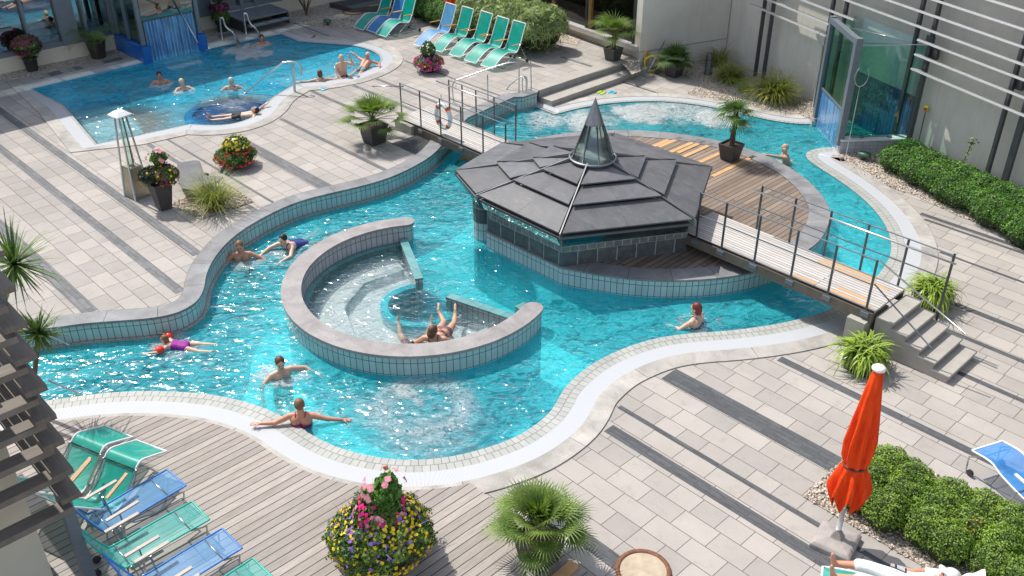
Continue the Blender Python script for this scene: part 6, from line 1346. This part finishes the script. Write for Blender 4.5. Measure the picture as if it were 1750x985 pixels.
person('brown haired woman seen from behind with arms along the rim of the blue pool', bp(548, 139), sdir(548, 139, -6, -20, T), (0, 0), (-.1, 0, -1), .10, aL=((-.1, 1, -.1), (.0, 1, .1)), aR=((-.1, -1, -.1), (.1, -1, .1)), sk='fair', hair='brown', hstyle='bob', suit=blk, suitk='suit', s=.92)
person('bald man standing out of the water to his waist with a hand at his ear', bp(586, 131), sdir(586, 131, 20, 10, T), (.1, 0), (0, 0, -1), .46, aL=((.5, .5, -.2), (-.2, -.4, .9)), aR=((.2, -.3, -1), (.8, .1, -.5)), sk='fair', hair='grey', hstyle='rim', suit=navy, suitk='trunks', s=.92)
person('white haired man reclining against the rounded end of the blue pool', bp(630, 113), sdir(630, 113, -24, 14, T), (0, -.3), (.85, 0, -.40), .20, aL=((-.2, .8, -.2), (.6, .3, -.3)), aR=((-.4, -.8, .1), (-.1, -.8, .4)), lL=((1, .1, -.1), (1, 0, .0), (.5, 0, .8)), lR=((1, -.1, -.1), (1, 0, .0), (.5, 0, .8)), sk='red', hair='grey', suit=pat, s=.92)
person('dark haired swimmer enjoying the water jet at the far side of the blue pool', bp(449, 76), sdir(449, 76, 10, 20, T), (0, 0), (-.2, 0, -1), .08, aL=((.5, .7, -.4), (1, 0, -.1)), aR=((.4, -.9, -.2), (.6, -.6, 0)), sk='tan', hair='dark', suit=purp, suitk='suit', s=.92)
# --- the man on the lounger, all in white
wcl = cloth('white_clothes', (.78, .78, .77), (.72, .72, .72), 12)
dirm = V3((cos(man_ang), sin(man_ang), 0)); nkp = V3((MF.x, MF.y, 0)) + dirm * 1.42
mt = person('man in white clothes and cap lying on the green lounger holding a phone', (nkp.x, nkp.y, .62), man_ang + pi, (0, -.5), (.88, 0, -.30), .22, aL=((.5, .5, -.5), (.8, -.7, .35)), aR=((.5, -.5, -.5), (.8, .6, .3)), lL=((1, .08, .12), (1, .02, -.12), (.25, 0, 1)), lR=((1, -.1, .10), (1, .1, -.10), (.25, .1, 1)), sk='red', hair='grey', suit=None)
nk = V3((0, 0, .22)); tr_ = V3((.88, 0, -.30)).normalized(); sd_ = V3((0, 1, 0)); pl0 = nk + tr_ * .52
cb = MB()
for sg in (1, -1):
    capsule(cb, nk + tr_ * .08 + sd_ * sg * .09, nk + tr_ * .36 + sd_ * sg * .07, .108, .108); capsule(cb, nk + tr_ * .36 + sd_ * sg * .07, pl0 + sd_ * sg * .08, .108, .118)
    Ld = V3((1, .08 * sg, .11)).normalized(); h0 = pl0 + sd_ * sg * .09; capsule(cb, h0, h0 + Ld * .43, .108, .082); capsule(cb, h0 + Ld * .43, h0 + Ld * .43 + V3((1, .03 * sg, -.11)).normalized() * .10, .082, .085)
    capsule(cb, nk + tr_ * .055 + sd_ * sg * .18, nk + tr_ * .055 + sd_ * sg * .18 + V3((.5, .5 * sg, -.5)).normalized() * .24, .066, .056)
remesh(cb, 'white_clothes', wcl, mt, .013, 2)
hc = nk + V3((.02, 0, .148)); hm = Matrix.Rotation(-.5, 3, 'Y'); cb = MB(); ellip(cb, hc + hm @ V3((-.005, 0, .045)), (.108, .092, .092), hm, 18); ellip(cb, hc + hm @ V3((.12, 0, .05)), (.075, .07, .012), hm, 14); remesh(cb, 'cap', wcl, mt, .008, 2)
ph = thing('phone', mt.location + Matrix.Rotation(man_ang + pi, 3, 'Z') @ V3((.56, -.02, .30)), 'dark phone with a pale screen held by the man in white', 'phone', rz=man_ang + pi)
m = MB(); m.box((0, 0, 0), (.15, .08, .012), Matrix.Rotation(-.25, 3, 'Y')); m.build('case', M['black'], ph, bevel=.004); m = MB(); m.box((0, 0, .008), (.10, .062, .004), Matrix.Rotation(-.25, 3, 'Y')); m.build('screen', plain('phone_screen', (.45, .5, .5), .2), ph)
tw = thing('towel', (nkp.x, nkp.y, .66), 'white towel hung over the raised head end of the green lounger', 'towel', rz=man_ang)
m = MB(); n = 12; vs = [(.05 + .36 * i / n, -.30 + .60 * j / n, .0 + .30 * i / n + .015 * sin(i * 1.3 + j)) for i in range(n + 1) for j in range(n + 1)]; m.add(vs, [(i * (n + 1) + j, (i + 1) * (n + 1) + j, (i + 1) * (n + 1) + j + 1, i * (n + 1) + j + 1) for i in range(n) for j in range(n)], smooth=True); o = m.build('cloth', wcl, tw); sm = o.modifiers.new('s', 'SOLIDIFY'); sm.thickness = .012
